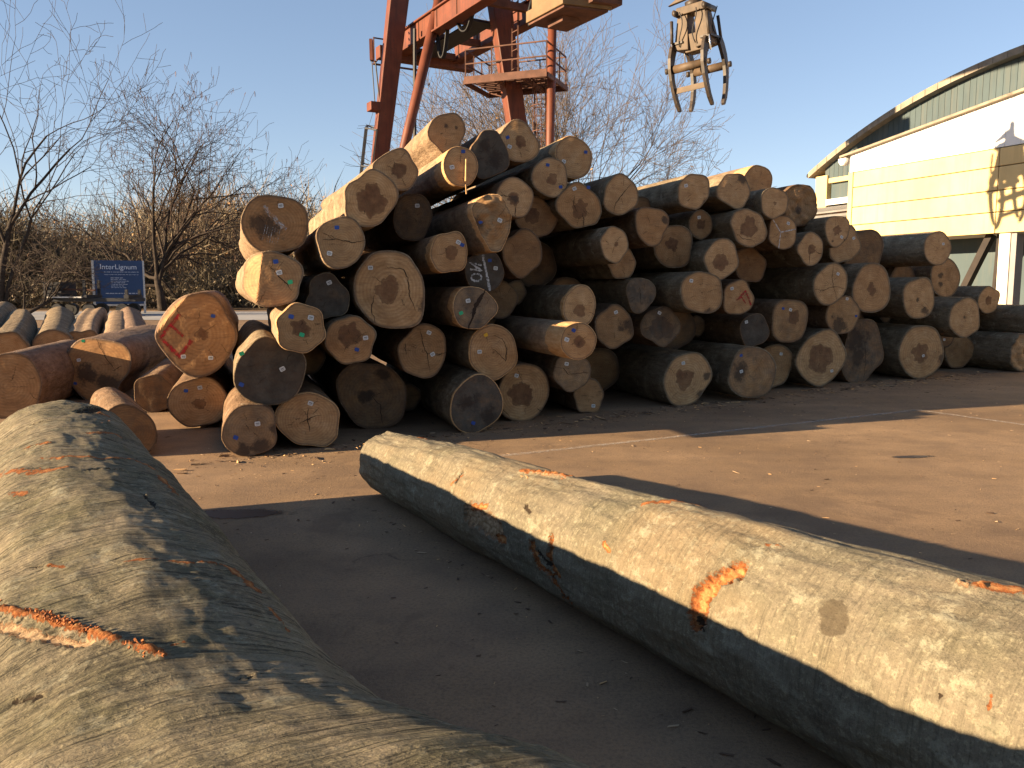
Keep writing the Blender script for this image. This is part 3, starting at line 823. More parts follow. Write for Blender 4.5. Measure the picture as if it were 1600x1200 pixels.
    82: ('light brown log on the ground with fine central cracks and one white tag', dict(orr=.15, br=.9, cr=[[(.0, .4), (.05, 0), (0, -.4)], [(.3, -.1), (0, .05), (-.4, .15)]], tg=[('w', 486, 630)], bk='brown', pe=.08)),
    83: ('big squared-off log with a red F sprayed on its end', dict(orr=.45, br=.85, heart=(.14, -.1, .02, .6), tg=[('b', 333, 494), ('w', 287, 557), ('w', 327, 560)], bk='red', fl=[(38, .9), (150, .97), (215, .9), (318, .88)], fc=(38, .74, 1.2), paint='F')),
}
def outline(nt, seed, flats=(), amp=0.022, ragged=0.0):
    rg = np.random.default_rng(seed)
    th = np.linspace(0, 2 * np.pi, nt, endpoint=False)
    r = np.ones(nt)
    for kx in range(2, 7):
        r += amp * rg.normal() / (kx * 0.5) * np.cos(kx * th + rg.uniform(0, 6.28))
    r += 0.012 * fbm(np.cos(th) * 4 + seed, np.sin(th) * 4, np.full(nt, seed * 0.37))
    if ragged:
        r -= ragged * np.abs(fbm(np.cos(th) * 7 + seed, np.sin(th) * 7 + 3))
    for ang, d in flats:
        cs = np.cos(th - R(ang))
        lim = np.where(cs > 0.05, d / np.maximum(cs, 0.05), 9)
        # soft minimum keeps the corners rounded
        r = (r ** -9.0 + (lim * 1.03) ** -9.0) ** (-1 / 9.0)
    return th, np.clip(r, 0.4, 1.12)


TAGM = {'w': 'tag_white', 'b': 'tag_blue', 'g': 'tag_green', 'y': 'tag_yellow'}


def tag_mesh(kind):
    b = MB()
    w, h = (0.023, 0.019) if kind != 'w' else (0.026, 0.022)
    c = 0.3
    poly = [(-w, -h * (1 - c)), (-w * (1 - c), -h), (w * (1 - c), -h), (w, -h * (1 - c)), (w, h * (1 - c)), (w * (1 - c), h), (-w * (1 - c), h), (-w, h * (1 - c))]
    b.prism([(0, y, z) for y, z in poly], (0, 0, 0), (-0.004, 0, 0))
    if kind == 'w':
        for i in range(4):
            b.box((-0.0048, -0.0135 + i * 0.0085, 0.004), (0.0008, 0.005, 0.011), mi=1)
        b.box((-0.0048, 0, -0.0105), (0.0008, 0.032, 0.003), mi=1)
    return b.mesh('tag', [M[TAGM[kind]], M['ink']])


TAG_ME = {kx: tag_mesh(kx) for kx in TAGM}


def stroke(pts, width, fn, b, at, jag=0.25, seed=0):
    """paint stroke on an end face; pts in metres (y, z); fn gives the face depth x"""
    rg = random.Random(seed)
    P = []
    for (y0, z0), (y1, z1) in zip(pts[:-1], pts[1:]):
        for i in range(7):
            t = i / 7
            P.append((y0 + (y1 - y0) * t, z0 + (z1 - z0) * t))
    P.append(pts[-1])
    base = len(b.v)
    for i, (y, z) in enumerate(P):
        a, c = P[max(i - 1, 0)], P[min(i + 1, len(P) - 1)]
        d = Vector((c[0] - a[0], c[1] - a[1])).normalized()
        s = Vector((-d.y, d.x))
        w = width * (1 + jag * (rg.random() - 0.5))
        for t in (-1, -0.45, 0.45, 1):
            yy, zz = y + s.x * t * w / 2, z + s.y * t * w / 2
            b.v.append((fn(yy, zz) - 0.004, yy, zz)); at.append(0.45 if abs(t) == 1 else 1.0)
    for i in range(len(P) - 1):
        for j in range(3):
            q = base + i * 4 + j
            b.f.append((q, q + 4, q + 5, q + 1)); b.m.append(0)


def set_col(me, name, arr):
    ca = me.color_attributes.new(name, 'FLOAT_COLOR', 'POINT')
    ca.data.foreach_set('color', np.ascontiguousarray(arr, dtype=np.float32).ravel())


LOG_GROUP = 'logs stacked in the timber pile'


def make_log(label, pos, rz, rs, az, length, seed, o, px=None, group=LOG_GROUP, nt=72, nr=20, pitch=0.0, z0=None, name='log'):
    rg = np.random.default_rng(seed)
    fl = o.get('fl', [])
    th, rr = outline(nt, seed, fl, 0.055, 0.10 if o.get('ragged') else 0.0)
    yaw = R(o.get('yaw', 2.2 + rg.normal() * 1.2)); pit = R(o.get('pit', rg.normal() * 2.0))
    fc = o.get('fc')
    rag = 0.05 if o.get('ragged') else 0.0

    def depth(y, z):
        x = -y * math.tan(yaw) + z * math.tan(pit)
        if fc:
            a, d, sl = fc
            x = x + sl * np.maximum(0, (y / rs) * math.cos(R(a)) + (z / rz) * math.sin(R(a)) - d) * rz
        x = x + (0.006 + rag) * fbm(y * 9 + seed, z * 9, np.zeros_like(np.asarray(y, float)) + seed, 3)
        return x
    dscal = lambda y, z: float(depth(np.array([y]), np.array([z]))[0])
    base_z = pos[2] - rz
    root = empty(name, (pos[0], pos[1], base_z), math.pi / 2 - R(az), label, 'log', group)
    if pitch: root.rotation_euler = (0, -pitch, math.pi / 2 - R(az))
    # note local +y points to the left of someone looking along the log
    # ---- bark
    ux = np.concatenate([[0.0, 0.0], [0.03, 0.08, 0.18, 0.35, 0.6], np.linspace(0.9, length, 9)])
    ns = len(ux)
    V = np.zeros((ns, nt, 3)); PE = np.zeros((ns, nt, 4)); PE[..., 3] = 1
    cy, cz = np.cos(th), np.sin(th)
    bend = rg.normal() * 0.05, 0.0
    pe = o.get('pe', 0.0)
    for i, x in enumerate(ux):
        sc = (0.965 if i == 0 else 1.0) * (1 + 0.012 * x * (rg.random() - 0.3 if i > 6 else 0.3))
        loc = 1 + 0.04 * min(1, x / .5) * fbm(np.cos(th) * 2.5 + seed, np.sin(th) * 2.5, np.full(nt, x * 1.6 + seed))
        y = cy * rr * rs * sc * loc + bend[0] * (x / length) ** 2 * length * 0.3
        z = cz * rr * rz * sc * loc + rz
        if i <= 1: xx = depth(y, z - rz)
        else:
            f0 = max(0, 1 - x / 0.9)
            xx = x + depth(y, z - rz) * f0
            if fc: xx = np.maximum(xx, depth(y, z - rz) + 0.01 * i)
        V[i, :, 0] = xx; V[i, :, 1] = y; V[i, :, 2] = z
        if pe > 0:
            edge = pe * (0.75 + 0.6 * fbm(np.cos(th) * 3 + seed, np.sin(th) * 3, np.full(nt, 2.2)))
            PE[i, :, 0] = smooth(0.10, -0.10, x - edge) if i > 1 else 1.0
    # raise nothing below the base: logs keep resting on their lowest line
    zmin = V[..., 2].min()
    faces = []
    for i in range(ns - 1):
        for j in range(nt):
            j2 = (j + 1) % nt
            faces.append((i * nt + j, i * nt + j2, (i + 1) * nt + j2, (i + 1) * nt + j))
    me = bpy.data.meshes.new('bark')
    me.from_pydata(V.reshape(-1, 3).tolist(), [], faces)
    me.polygons.foreach_set('use_smooth', [True] * len(faces))
    me.materials.append(M['bark_' + o.get('bk', 'grey')])
    set_col(me, 'pe', PE.reshape(-1, 4))
    link_mesh('bark', me, root)
    # ---- rear end
    back = V[-1].copy()
    me = bpy.data.meshes.new('rear_cut_face')
    me.from_pydata(back.tolist(), [], [tuple(range(nt))])
    me.materials.append(M['face'])
    z4 = np.zeros((nt, 4)); z4[:, 3] = 0.5; set_col(me, 'fa', z4)
    z4 = np.zeros((nt, 4)); z4[:, 2] = 0.9; set_col(me, 'fb', z4)
    link_mesh('rear_cut_face', me, root)
    # ---- sawn front end
    fr = (np.arange(nr + 1) / nr)
    pts, fa = [], []
    hr, hy, hz, hd = o.get('heart', (0.12, 0, 0, 0.12))
    hn = fbm(np.cos(th) * 1.8 + seed * 1.3, np.sin(th) * 1.8, np.full(nt, seed * 0.7), 3)
    for i in range(nr + 1):
        f = fr[i]
        yy = cy * rr * f * 0.972; zz = cz * rr * f * 0.972
        pts.append(np.stack([depth(yy * rs, zz * rz), yy * rs, zz * rz + rz], 1))
        dy, dz = yy - hy, zz - hz
        dd = np.hypot(dy, dz)
        angi = ((np.arctan2(dz, dy) % (2 * np.pi)) / (2 * np.pi) * nt).astype(int) % nt
        hrr = hr * (1 + 0.55 * hn[angi])
        heart = np.clip(0.5 + (hrr - dd) * 3.5, 0, 1) * min(1.0, 0.55 + 0.5 * hd) * (1.0 if hd > 0.25 else 0.7)
        st = np.zeros(nt)
        for (sy, sz, sr) in o.get('st', []):
            wob = 1 + .5 * fbm(yy * 3 + seed, zz * 3 + sy * 5, None, 3)
            st = np.maximum(st, np.clip(0.95 - np.hypot(yy - sy, zz - sz) * wob / max(sr, 0.05) * 0.6, 0, 1))
        rim = np.full(nt, 1.0 if i == nr else (0.25 if i == nr - 1 else 0.0))
        fa.append(np.stack([heart, st, rim, np.hypot(yy - hy * 0.5, zz - hz * 0.5)], 1))
    P = np.concatenate([pts[0][:1]] + pts[1:]); FA = np.concatenate([fa[0][:1]] + fa[1:])
    faces = []
    for j in range(nt):
        j2 = (j + 1) % nt
        faces.append((0, 1 + j2, 1 + j))
        for i in range(nr - 1):
            a, b = 1 + i * nt, 1 + (i + 1) * nt
            faces.append((a + j, a + j2, b + j2, b + j))
    verts = P.tolist()
    mi = [0] * len(faces)
    crk = MB()
    cw = o.get('crw', 0.0075)
    polys = [(q, cw) for q in o.get('cr', [])]
    if px is not None:                      # fine drying checks on every visible end
        rq = random.Random(seed * 3 + 1)
        for q in range(rq.randint(2, 5)):
            a_ = rq.uniform(0, 6.283); r0_ = rq.uniform(.05, .6); r1_ = min(.96, r0_ + rq.uniform(.15, .5)); a2 = a_ + rq.uniform(-.25, .25)
            polys.append(([(r0_ * math.cos(a_), r0_ * math.sin(a_)), ((r0_ + r1_) / 2 * math.cos(a2), (r0_ + r1_) / 2 * math.sin(a2)), (r1_ * math.cos(a2), r1_ * math.sin(a2))], .0032))
    for ci, (poly, cw) in enumerate(polys):
        rr2 = random.Random(seed * 17 + ci)
        fine = []
        for (y0, z0_), (y1, z1) in zip(poly[:-1], poly[1:]):
            for q in range(5):
                t = q / 5
                fine.append((y0 + (y1 - y0) * t + rr2.uniform(-.025, .025), z0_ + (z1 - z0_) * t + rr2.uniform(-.025, .025)))
        fine.append(poly[-1])
        n = len(fine); L_, R_ = [], []
        for q, (y, z) in enumerate(fine):
            a, c = fine[max(q - 1, 0)], fine[min(q + 1, n - 1)]
            d = Vector((c[0] - a[0], c[1] - a[1])).normalized()
            w = cw * (0.3 + 0.9 * math.sin(math.pi * (q + 0.6) / (n + 0.2))) * rr2.uniform(.6, 1.3)
            ym, zm = y * rs, z * rz
            for lst, sg in ((L_, 1), (R_, -1)):
                yq, zq = ym - d.y * w * sg / 2, zm + d.x * w * sg / 2
                lst.append((dscal(yq, zq) - 0.0035, yq, zq + rz))
        crk.add(L_ + R_, [(q, q + 1, n + q + 1, n + q) for q in range(n - 1)])
    b0 = len(verts)
    verts += crk.v
    faces += [tuple(b0 + q for q in f) for f in crk.f]
    mi += [1] * len(crk.f)
    FA = np.concatenate([FA, np.zeros((len(crk.v), 4))])
    me = bpy.data.meshes.new('cut_face')
    me.from_pydata(verts, [], faces)
    me.polygons.foreach_set('use_smooth', [not fc] * len(faces))
    me.materials.append(M['face']); me.materials.append(M['crack'])
    me.polygons.foreach_set('material_index', mi)
    set_col(me, 'fa', FA)
    FB = np.zeros((len(verts), 4))
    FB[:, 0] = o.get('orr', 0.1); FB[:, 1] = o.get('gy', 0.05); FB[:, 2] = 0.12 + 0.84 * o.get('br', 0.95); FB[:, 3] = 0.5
    set_col(me, 'fb', FB)
    link_mesh('cut_face', me, root)
    # ---- tags
    for (kx, u, v) in o.get('tg', []):
        y = -(u - px[0]) / (px[2] / 2) * rs; z = -(v - px[1]) / (px[3] / 2) * rz
        t = link_mesh('tag', TAG_ME[kx], root, (dscal(y, z) - 0.002, y, z + rz), (rg.uniform(-.5, .5), 0, 0))
    # ---- paint
    pm = o.get('paint')
    if pm:
        b, at = MB(), []
        fn = dscal
        S = lambda pl, w: stroke([(-y * rs, z * rz) for y, z in pl], w, fn, b, at, seed=seed + len(b.v))
        if pm == 'F':
            S([(-.80, -.04), (-.35, .52)], .055); S([(-.80, -.04), (-.40, -.52), (-.12, -.12)], .06); S([(-.55, .24), (-.30, -.02)], .04)
            mt = 'spray_red'
        elif pm == 'V':
            S([(-.15, -.1), (.42, .42), (.80, -.35)], .045); S([(.15, .12), (.45, -.25)], .03)
            mt = 'spray_red'
        elif pm == 'NO':
            S([(-.72, .10), (-.15, .02), (-.72, .42), (-.15, .30)], .035)
            a = [(-.42 + .26 * math.cos(q / 10 * 6.283), -.30 + .18 * math.sin(q / 10 * 6.283)) for q in range(11)]
            S(a, .032); S([(-.12, .95), (0, .3), (.12, -.3), (.25, -.95)], .045)
            mt = 'spray_white'
        elif pm == 'Y':
            S([(-.15, .0), (-.7, .72)], .022); S([(-.15, .0), (.85, .2)], .028); S([(-.15, 0), (-.25, -.95)], .022)
            mt = 'spray_white'
        b.v = [(x, y, z + rz) for x, y, z in b.v]
        ob = b.build('paint_mark', M[mt], root)
        set_col(ob.data, 'sp', np.repeat(np.array(at)[:, None], 4, 1))
    if o.get('streak'):
        b, at = MB(), []
        stroke([(.35 * rs, .55 * rz), (-.1 * rs, .0), (-.3 * rs, -.15 * rz)], 0.07, dscal, b, at, seed=3)
        for q in range(7):
            y0, z0_ = (-.12 + q * .07) * rs, (-.15 + .02 * q) * rz
            stroke([(y0, z0_), (y0 + .12 * rs, z0_ - .5 * rz)], 0.008, dscal, b, at, seed=q)
        b.v = [(x, y, z + rz) for x, y, z in b.v]
        ob = b.build('torn_streak', M['spray_white'], root)
        set_col(ob.data, 'sp', np.repeat(np.array(at)[:, None] * 0.72, 4, 1))
    if o.get('splint'):
        b = MB()
        b.bar((-.04, -.25 * rs, rz * 1.35), (-.05, -.20 * rs, rz * .25), .02, .012, .03, .012)
        b.bar((-.05, -.2 * rs, rz * .1), (-.04, -.25 * rs, -.08), .01, .008, .018, .01)
        b.build('splinter', M['splinter'], root)
    return root


rnd = random.Random(5)
for lid, (label, o) in SPEC.items():
    x, y, z, rz, rs, u, v, w, h = PACK[lid]
    big = w > 70
    make_log(label, (x, y, z), rz, rs, PILE_AZ + rnd.uniform(-.6, .6), rnd.uniform(3.9, 4.5), lid, o, (u, v, w, h), nt=80 if big else 60, nr=22 if big else 16)
_used = set()


def filler_label(x, z):
    for q in sorted(SPEC, key=lambda q: (PACK[q][0] - x - .4) ** 2 + (PACK[q][2] - z) ** 2):
        if q in _used: continue
        _used.add(q)
        t = SPEC[q][0]
        for cut in (',', ' beside ', ' behind ', ' below ', ' under ', ' above ', ' between ', ' next to ', ' beneath ', ' over ', ' high ', ' right of ', ' deep ', ' in front ', ' tucked ', ' just ', ' near '):
            t = t.split(cut)[0]
        t = t.split(' ')
        if len(t) < 4: t = SPEC[q][0].replace(',', '').split(' ')
        if len(t) > 10: continue
        return 'dim log end hidden beside the ' + ' '.join(t)


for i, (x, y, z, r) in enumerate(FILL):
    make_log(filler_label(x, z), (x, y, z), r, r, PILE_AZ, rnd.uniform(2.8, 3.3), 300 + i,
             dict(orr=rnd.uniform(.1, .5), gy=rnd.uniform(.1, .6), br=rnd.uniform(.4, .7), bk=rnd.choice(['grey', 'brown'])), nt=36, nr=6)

# loose logs beside the pile -------------------------------------------------
p = at_ground(145, 628)
make_log('thick orange-faced log half in sun with a long trunk, lying beside the pile', (p[0], p[1] + .2, .47), .47, .47, -15.5, 4.6, 84,
         dict(orr=.65, br=.95, cr=[[(.0, .9), (-.25, .3), (-.5, -.1)], [(-.4, -.1), (-.7, .05)]], st=[(.35, -.25, .4), (-.3, -.45, .4)], tg=[('g', 125, 533), ('w', 116, 564), ('b', 108, 602)], bk='red', yaw=-9, fl=[(100, .93)]), (146, 577, 112, 106))
p = at_ground(2, 658)
make_log('reddish-barked log cut at the edge, in front of the orange-faced one', (p[0], p[1] + .2, .40), .40, .40, -15.5, 2.7, 85, dict(orr=.4, br=.8, bk='red', yaw=4), (0, 610, 84, 104))
p = at_ground(197, 718)
make_log('brown log end hidden behind the mossy trunk', (p[0], p[1] + .1, .25), .25, .25, -30, 1.6, 86, dict(orr=.6, gy=.35, br=.4, bk='brown'), (210, 662, 100, 100))  # end and bark coloured darker to paint in the shade here
make_log('added dark-barked log that darkens the gap between the orange-faced log and the pale clean one', (-4.66, 10.75, .25), .25, .25, -16.5, 3.4, 87, dict(orr=.4, gy=.5, br=.4, bk='brown'))  # log added to fill the gap, its dark colour painting in shade
FARS = [((12, 548), (52, 494), .36, 'grey', 'far grey log of the row by the grass, next to the boulder-like one'),
        ((84, 546), (104, 489), .36, 'grey', 'far ribbed log of the row, in front of the dark trailer'),
        ((129, 532), (134, 488), .33, 'tan', 'far tan log with a knot beside the ribbed one'),
        ((183, 522), (184, 496), .33, 'tan', 'far short log showing in front of the blue sign'),
        ((212, 520), (205, 492), .34, 'red', 'far reddish log lying behind the short one'),
        ((-40, 530), (8, 496), .40, 'grey', 'far dull brown log, outermost of the row')]
for i, (a, b, r, bk, lab) in enumerate(FARS):
    Y0, L_ = 16.5 + (i % 3) * .7, 9.0
    pa = at_depth(a[0], a[1], Y0)
    zg = float(ground_z(pa[0], pa[1]))
    az = math.degrees(math.atan2(at_depth(b[0], b[1], Y0 + 10)[0] - pa[0], 10.0))
    ze = float(ground_z(pa[0] + L_ * math.sin(R(az)), pa[1] + L_ * math.cos(R(az))))
    make_log(lab, (pa[0], pa[1], zg + r), r, r, az, L_, 400 + i, dict(orr=.35, br=.85, bk=bk), group='felled logs lying in a row by the grass', nt=40, nr=8,
             pitch=math.atan2(ze - zg, L_))
# ------------------------------------------------------------------ the two big foreground trunks
def trunk_point(u, v, c0, c1, r0, r1, ez):
    """first hit of a photo ray on a tapered trunk lying on the ground"""
    d = ray(u, v)
    a = np.array(c1) - np.array(c0); L = np.linalg.norm(a); a = a / L
    s = np.array([a[1], -a[0]])
    for q in np.linspace(0.6, 12, 2400):
        p = CP + d * q
        t = (p[:2] - c0) @ a / L
        if t < -0.02 or t > 1.02: continue
        r = r0 + (r1 - r0) * t
        y = (p[:2] - c0) @ s
        if (y / r) ** 2 + ((p[2] - r * ez) / (r * ez)) ** 2 < 1: return p
    return None


def big_trunk(label, c0, c1, r0, r1, ez, mat, nu, nt, feats, seed, flare=0.0, ridged=False):
    c0, c1 = np.array(c0, float), np.array(c1, float)
    a = c1 - c0; L = np.linalg.norm(a); a /= L
    root = empty('big_trunk', (c0[0], c0[1], 0), math.atan2(a[1], a[0]), label, 'log', 'big trunks lying in the foreground')
    u = np.linspace(0, L, nu); th = np.linspace(0, 2 * np.pi, nt, endpoint=False)
    U, T = np.meshgrid(u, th, indexing='ij')
    base = r0 + (r1 - r0) * U / L
    base = base + flare * smooth(L - 1.6, L, U) ** 2 * (1 + .5 * np.cos(T - 0.4))
    cx, sx_ = np.cos(T), np.sin(T)
    lump = 0.034 * fbm(cx * 1.3 + seed, sx_ * 1.3, U * 0.8, 3) + 0.014 * fbm(cx * 4 + seed, sx_ * 4, U * 3.0, 3)
    lump += 0.004 * fbm(cx * 12, sx_ * 12 + seed, U * 9.0, 3)
    if ridged:
        rn = fbm(cx * 1.6 + seed, sx_ * 1.6, U * 22.0, 3)
        lump += 0.0075 * rn + 0.006 * np.minimum(0, fbm(cx * 2.2, sx_ * 2.2 + seed, U * 9.0, 2) + 0.25)
    Rr = base * (1 + lump / base * 1.0 * base / base)
    Rr = base + lump
    # world coordinates for the marks
    n = np.array([-a[1], a[0]])     # local +y
    WX = c0[0] + a[0] * U + n[0] * Rr * cx
    WY = c0[1] + a[1] * U + n[1] * Rr * cx
    WZ = base * ez + Rr * ez * sx_
    W = np.stack([WX, WY, WZ], -1)
    A = np.zeros((nu, nt, 4))
    disp = np.zeros((nu, nt))
    jn = fbm(WX * 22, WY * 22, WZ * 22, 3) + .6 * fbm(WX * 65 + 9, WY * 65, WZ * 65, 2)
    fine = fbm(WX * 60, WY * 60, WZ * 60, 3)
    for ch, pts, width, hgt in feats:
        P = [trunk_point(px, py, c0, c1, r0, r1, ez) for px, py in pts]
        P = [q for q in P if q is not None]
        if not P: continue
        dmin = np.full((nu, nt), 9.0)
        if len(P) == 1: P = P * 2
        for p, q in zip(P[:-1], P[1:]):
            d = q - p; l2 = max(d @ d, 1e-9)
            t = np.clip(((W - p) @ d) / l2, 0, 1)
            dmin = np.minimum(dmin, np.linalg.norm(W - p - t[..., None] * d, axis=-1))
        m = np.clip(1 - (dmin - min(width, .035) * (0.9 if ch != 3 else .35) * jn) / width * 0.5, 0, 1)
        A[..., ch] = np.maximum(A[..., ch], m)
        mk = smooth(0.40, 0.62, m)
        disp += hgt * mk * (1.2 + 1.3 * fine)
        if ch != 3: disp += 0.004 * smooth(.22, .42, m) * (1 - smooth(.42, .6, m)) * (1 + fine)   # lifted bark lip
    Rr2 = Rr + disp
    V = np.stack([U, Rr2 * cx, base * ez + Rr2 * ez * sx_], -1)
    V[..., 2] -= max(0, 0)  # rests on its lowest line
    V[..., 2] = np.maximum(V[..., 2], 0.001)
    f = []
    idx = np.arange(nu * nt).reshape(nu, nt)
    q0 = idx[:-1]; q1 = idx[1:]
    quads = np.stack([q0, np.roll(q0, -1, 1), np.roll(q1, -1, 1), q1], -1).reshape(-1, 4)
    me = bpy.data.meshes.new('bark')
    me.from_pydata(V.reshape(-1, 3).tolist(), [], quads.tolist())
    me.polygons.foreach_set('use_smooth', [True] * len(quads))
    set_col(me, 'wa', A.reshape(-1, 4))
    me.materials.append(mat)
    link_mesh('bark', me, root)
    for i, nm in ((0, 'cut_face'), (nu - 1, 'cut_face')):
        ring = V[i][::4].copy()
        ctr = ring.mean(0)
        rings = [ctr[None]] + [ctr + (ring - ctr) * (j / 8) * 0.985 for j in range(1, 9)]
        P = np.concatenate(rings); m = len(ring)
        P[:, 0] += (-0.004 if i == 0 else 0.004)
        P[-m:, 0] -= (-0.006 if i == 0 else 0.006)
        fs = [(0, 1 + j, 1 + (j + 1) % m) for j in range(m)]
        for r_ in range(7):
            fs += [(1 + r_ * m + j, 1 + (r_ + 1) * m + j, 1 + (r_ + 1) * m + (j + 1) % m, 1 + r_ * m + (j + 1) % m) for j in range(m)]
        me = bpy.data.meshes.new(nm)
        me.from_pydata(P.tolist(), [], fs)
        me.materials.append(M['face'])
        rad = np.linalg.norm(P - ctr, axis=1) / np.linalg.norm(ring - ctr, axis=1).mean()
        FA = np.zeros((len(P), 4)); FA[:, 0] = np.clip(.5 + (.35 - rad) * 3, 0, 1); FA[:, 2] = rad > .95; FA[:, 3] = rad
        set_col(me, 'fa', FA)
        FB = np.zeros((len(P), 4)); FB[:, 0] = .2; FB[:, 1] = .1; FB[:, 2] = .9; FB[:, 3] = .5
        set_col(me, 'fb', FB)
        link_mesh(nm, me, root)
    return root, (c0, c1, r0, r1, ez)


RIGHT = ((-0.956, 6.424), (2.083, 1.227), 0.25, 0.399, 1.0)
right_feats = [
    (1, [(735, 803), (755, 815), (775, 828)], 0.060, -0.014), (0, [(738, 792), (762, 793)], 0.020, 0.004), (0, [(775, 840), (788, 842)], 0.02, 0.0),
    (0, [(832, 852), (842, 880), (865, 905), (892, 938)], 0.026, -0.014), (0, [(862, 842), (860, 870), (872, 905)], 0.024, -0.014),
    (1, [(850, 885), (870, 912), (885, 930)], 0.018, -0.004), (2, [(842, 862), (858, 885)], 0.012, -0.010),
    (0, [(1090, 962), (1096, 930), (1118, 905), (1150, 888)], 0.046, -0.016), (1, [(1102, 940), (1115, 918), (1138, 900)], 0.022, -0.012),
    (2, [(1088, 968), (1100, 985)], 0.012, -0.008),
    (0, [(815, 737), (850, 740), (892, 747)], 0.020, 0.006), (1, [(835, 740), (880, 746)], 0.016, 0.004),
    (2, [(712, 752), (740, 722)], 0.014, -0.010), (0, [(705, 755), (722, 742)], 0.012, 0.0), (2, [(770, 716), (796, 720)], 0.008, -0.006),
    (0, [(1010, 792), (1050, 790), (1098, 794)], 0.022, 0.004), (0, [(1198, 850), (1218, 852)], 0.012, 0.003),
    (0, [(1525, 916), (1600, 926)], 0.028, 0.003), (1, [(1505, 917), (1530, 918)], 0.016, 0.012), (2, [(1500, 926), (1520, 928)], 0.007, -0.004),
    (3, [(1300, 955), (1303, 970)], 0.050, 0.0), (0, [(556, 700), (572, 690)], 0.035, 0.004), (0, [(650, 682), (668, 686)], 0.016, 0.005),
    (2, [(822, 792), (828, 800)], 0.012, -0.006), (2, [(1090, 985), (1115, 1030)], 0.005, -0.005), (2, [(1470, 1085), (1455, 1180)], 0.005, -0.006), (0, [(1548, 1085), (1545, 1110)], 0.007, 0.0),
    (2, [(640, 805), (660, 830)], 0.012, -0.006), (0, [(1225, 908), (1235, 915)], 0.007, 0.0), (0, [(1300, 918), (1325, 915)], 0.005, 0.0),
    (2, [(700, 835), (712, 860)], 0.012, -0.006), (0, [(945, 850), (952, 860)], 0.012, 0.0),
]
right_root, RG = big_trunk('smooth grey-green beech trunk with orange bark wounds lying alone on the sunlit asphalt', *RIGHT, M['fg_right'], 820, 330, right_feats, 4.2)

LEFT = ((-3.084, 5.586), (-0.094, 0.566), 0.481, 0.51, 0.885)
left_feats = [
    (0, [(-40, 958), (10, 960), (60, 966), (110, 980), (170, 1003), (220, 1020), (258, 1030)], 0.012, 0.013),
    (1, [(-40, 980), (20, 985), (80, 998), (140, 1008)], 0.017, -0.006),
    (0, [(-20, 752), (30, 745), (75, 738), (95, 735)], 0.026, 0.004), (0, [(-10, 724), (60, 722), (95, 718)], 0.012, 0.002),
    (0, [(100, 716), (160, 715), (205, 716), (245, 735), (285, 765)], 0.012, 0.004),
    (0, [(-20, 782), (40, 775)], 0.020, 0.002), (0, [(195, 874), (250, 872), (300, 880)], 0.009, 0.004), (0, [(318, 880), (332, 882)], 0.012, 0.010),
    (0, [(350, 885), (385, 910), (398, 925)], 0.016, 0.003), (0, [(75, 882), (110, 883)], 0.008, 0.002),
    (0, [(45, 705), (75, 698)], 0.022, 0.006), (2, [(55, 664), (75, 660)], 0.02, -0.01), (2, [(130, 645), (160, 640)], 0.05, -0.012),
    (0, [(160, 650), (205, 655)], 0.035, 0.005), (0, [(140, 678), (185, 682)], 0.02, 0.003), (2, [(170, 665), (215, 685)], 0.02, -0.008),
    (2, [(130, 732), (205, 732)], 0.009, -0.008), (2, [(60, 668), (110, 660)], 0.007, -0.006), (2, [(0, 890), (80, 884)], 0.004, -0.004),
    (0, [(265, 1008), (290, 1000)], 0.006, 0.0), (0, [(520, 1190), (545, 1175)], 0.012, 0.006), (0, [(570, 1190), (610, 1195)], 0.016, 0.006),
    (2, [(60, 1090), (20, 1095)], 0.010, -0.006), (2, [(330, 1080), (390, 1060), (450, 1050)], 0.006, -0.006), (1, [(400, 1078), (455, 1068)], 0.004, 0.0),
    (2, [(220, 765), (245, 795)], 0.008, -0.006), (2, [(215, 715), (250, 725)], 0.010, -0.006), (0, [(250, 745), (275, 770)], 0.02, 0.006),
    (2, [(520, 1130), (550, 1160)], 0.02, -0.008), (2, [(150, 915), (130, 940)], 0.010, -0.004),
    (0, [(420, 950), (450, 985)], 0.008, 0.0),
]
left_root, LG = big_trunk('huge mossy ridged beech trunk with a crumbly orange gouge in the foreground', *LEFT, M['fg_left'], 760, 380, left_feats, 1.7, flare=0.10, ridged=True)


def on_trunk(u, v, G):
    for dv in range(0, 60, 3):       # a ray that just misses the edge slides down on to the bark
        p = trunk_point(u, v + dv, np.array(G[0]), np.array(G[1]), *G[2:])
        if p is not None: return Vector(p)
    for du in range(0, 80, 4):
        p = trunk_point(u - du, v + 10, np.array(G[0]), np.array(G[1]), *G[2:])
        if p is not None: return Vector(p)


# torn splinters and lifted bark strips
rs_ = random.Random(9)


def splinters(G, root, u, v, n, ln, spread, mat, nm='bark_splinter', w=.006):
    inv = root.matrix_basis.inverted()
    a = Vector((*(np.array(G[1]) - np.array(G[0])), 0)).normalized()
    for i in range(n):
        p = on_trunk(u + rs_.uniform(-spread, spread), v + rs_.uniform(-spread * .25, spread * .25), G)
        d = (a * rs_.choice([-1, 1]) + Vector((rs_.uniform(-.4, .4), rs_.uniform(-.4, .4), rs_.uniform(-.02, .16)))).normalized()
        l = ln * rs_.uniform(.5, 1.2)
        b = MB()
        q = p + d * l * .5 + Vector((0, 0, .004 + .004 * rs_.random()))
        e = p + d * l + Vector((0, 0, rs_.uniform(0, .006)))
        b.bar(inv @ p, inv @ q, w * 2, w * .5, w * 1.6, w * .4)
        b.bar(inv @ q, inv @ e, w * 1.6, w * .4, w * .3, w * .2)
        b.build(nm, M[mat], root)


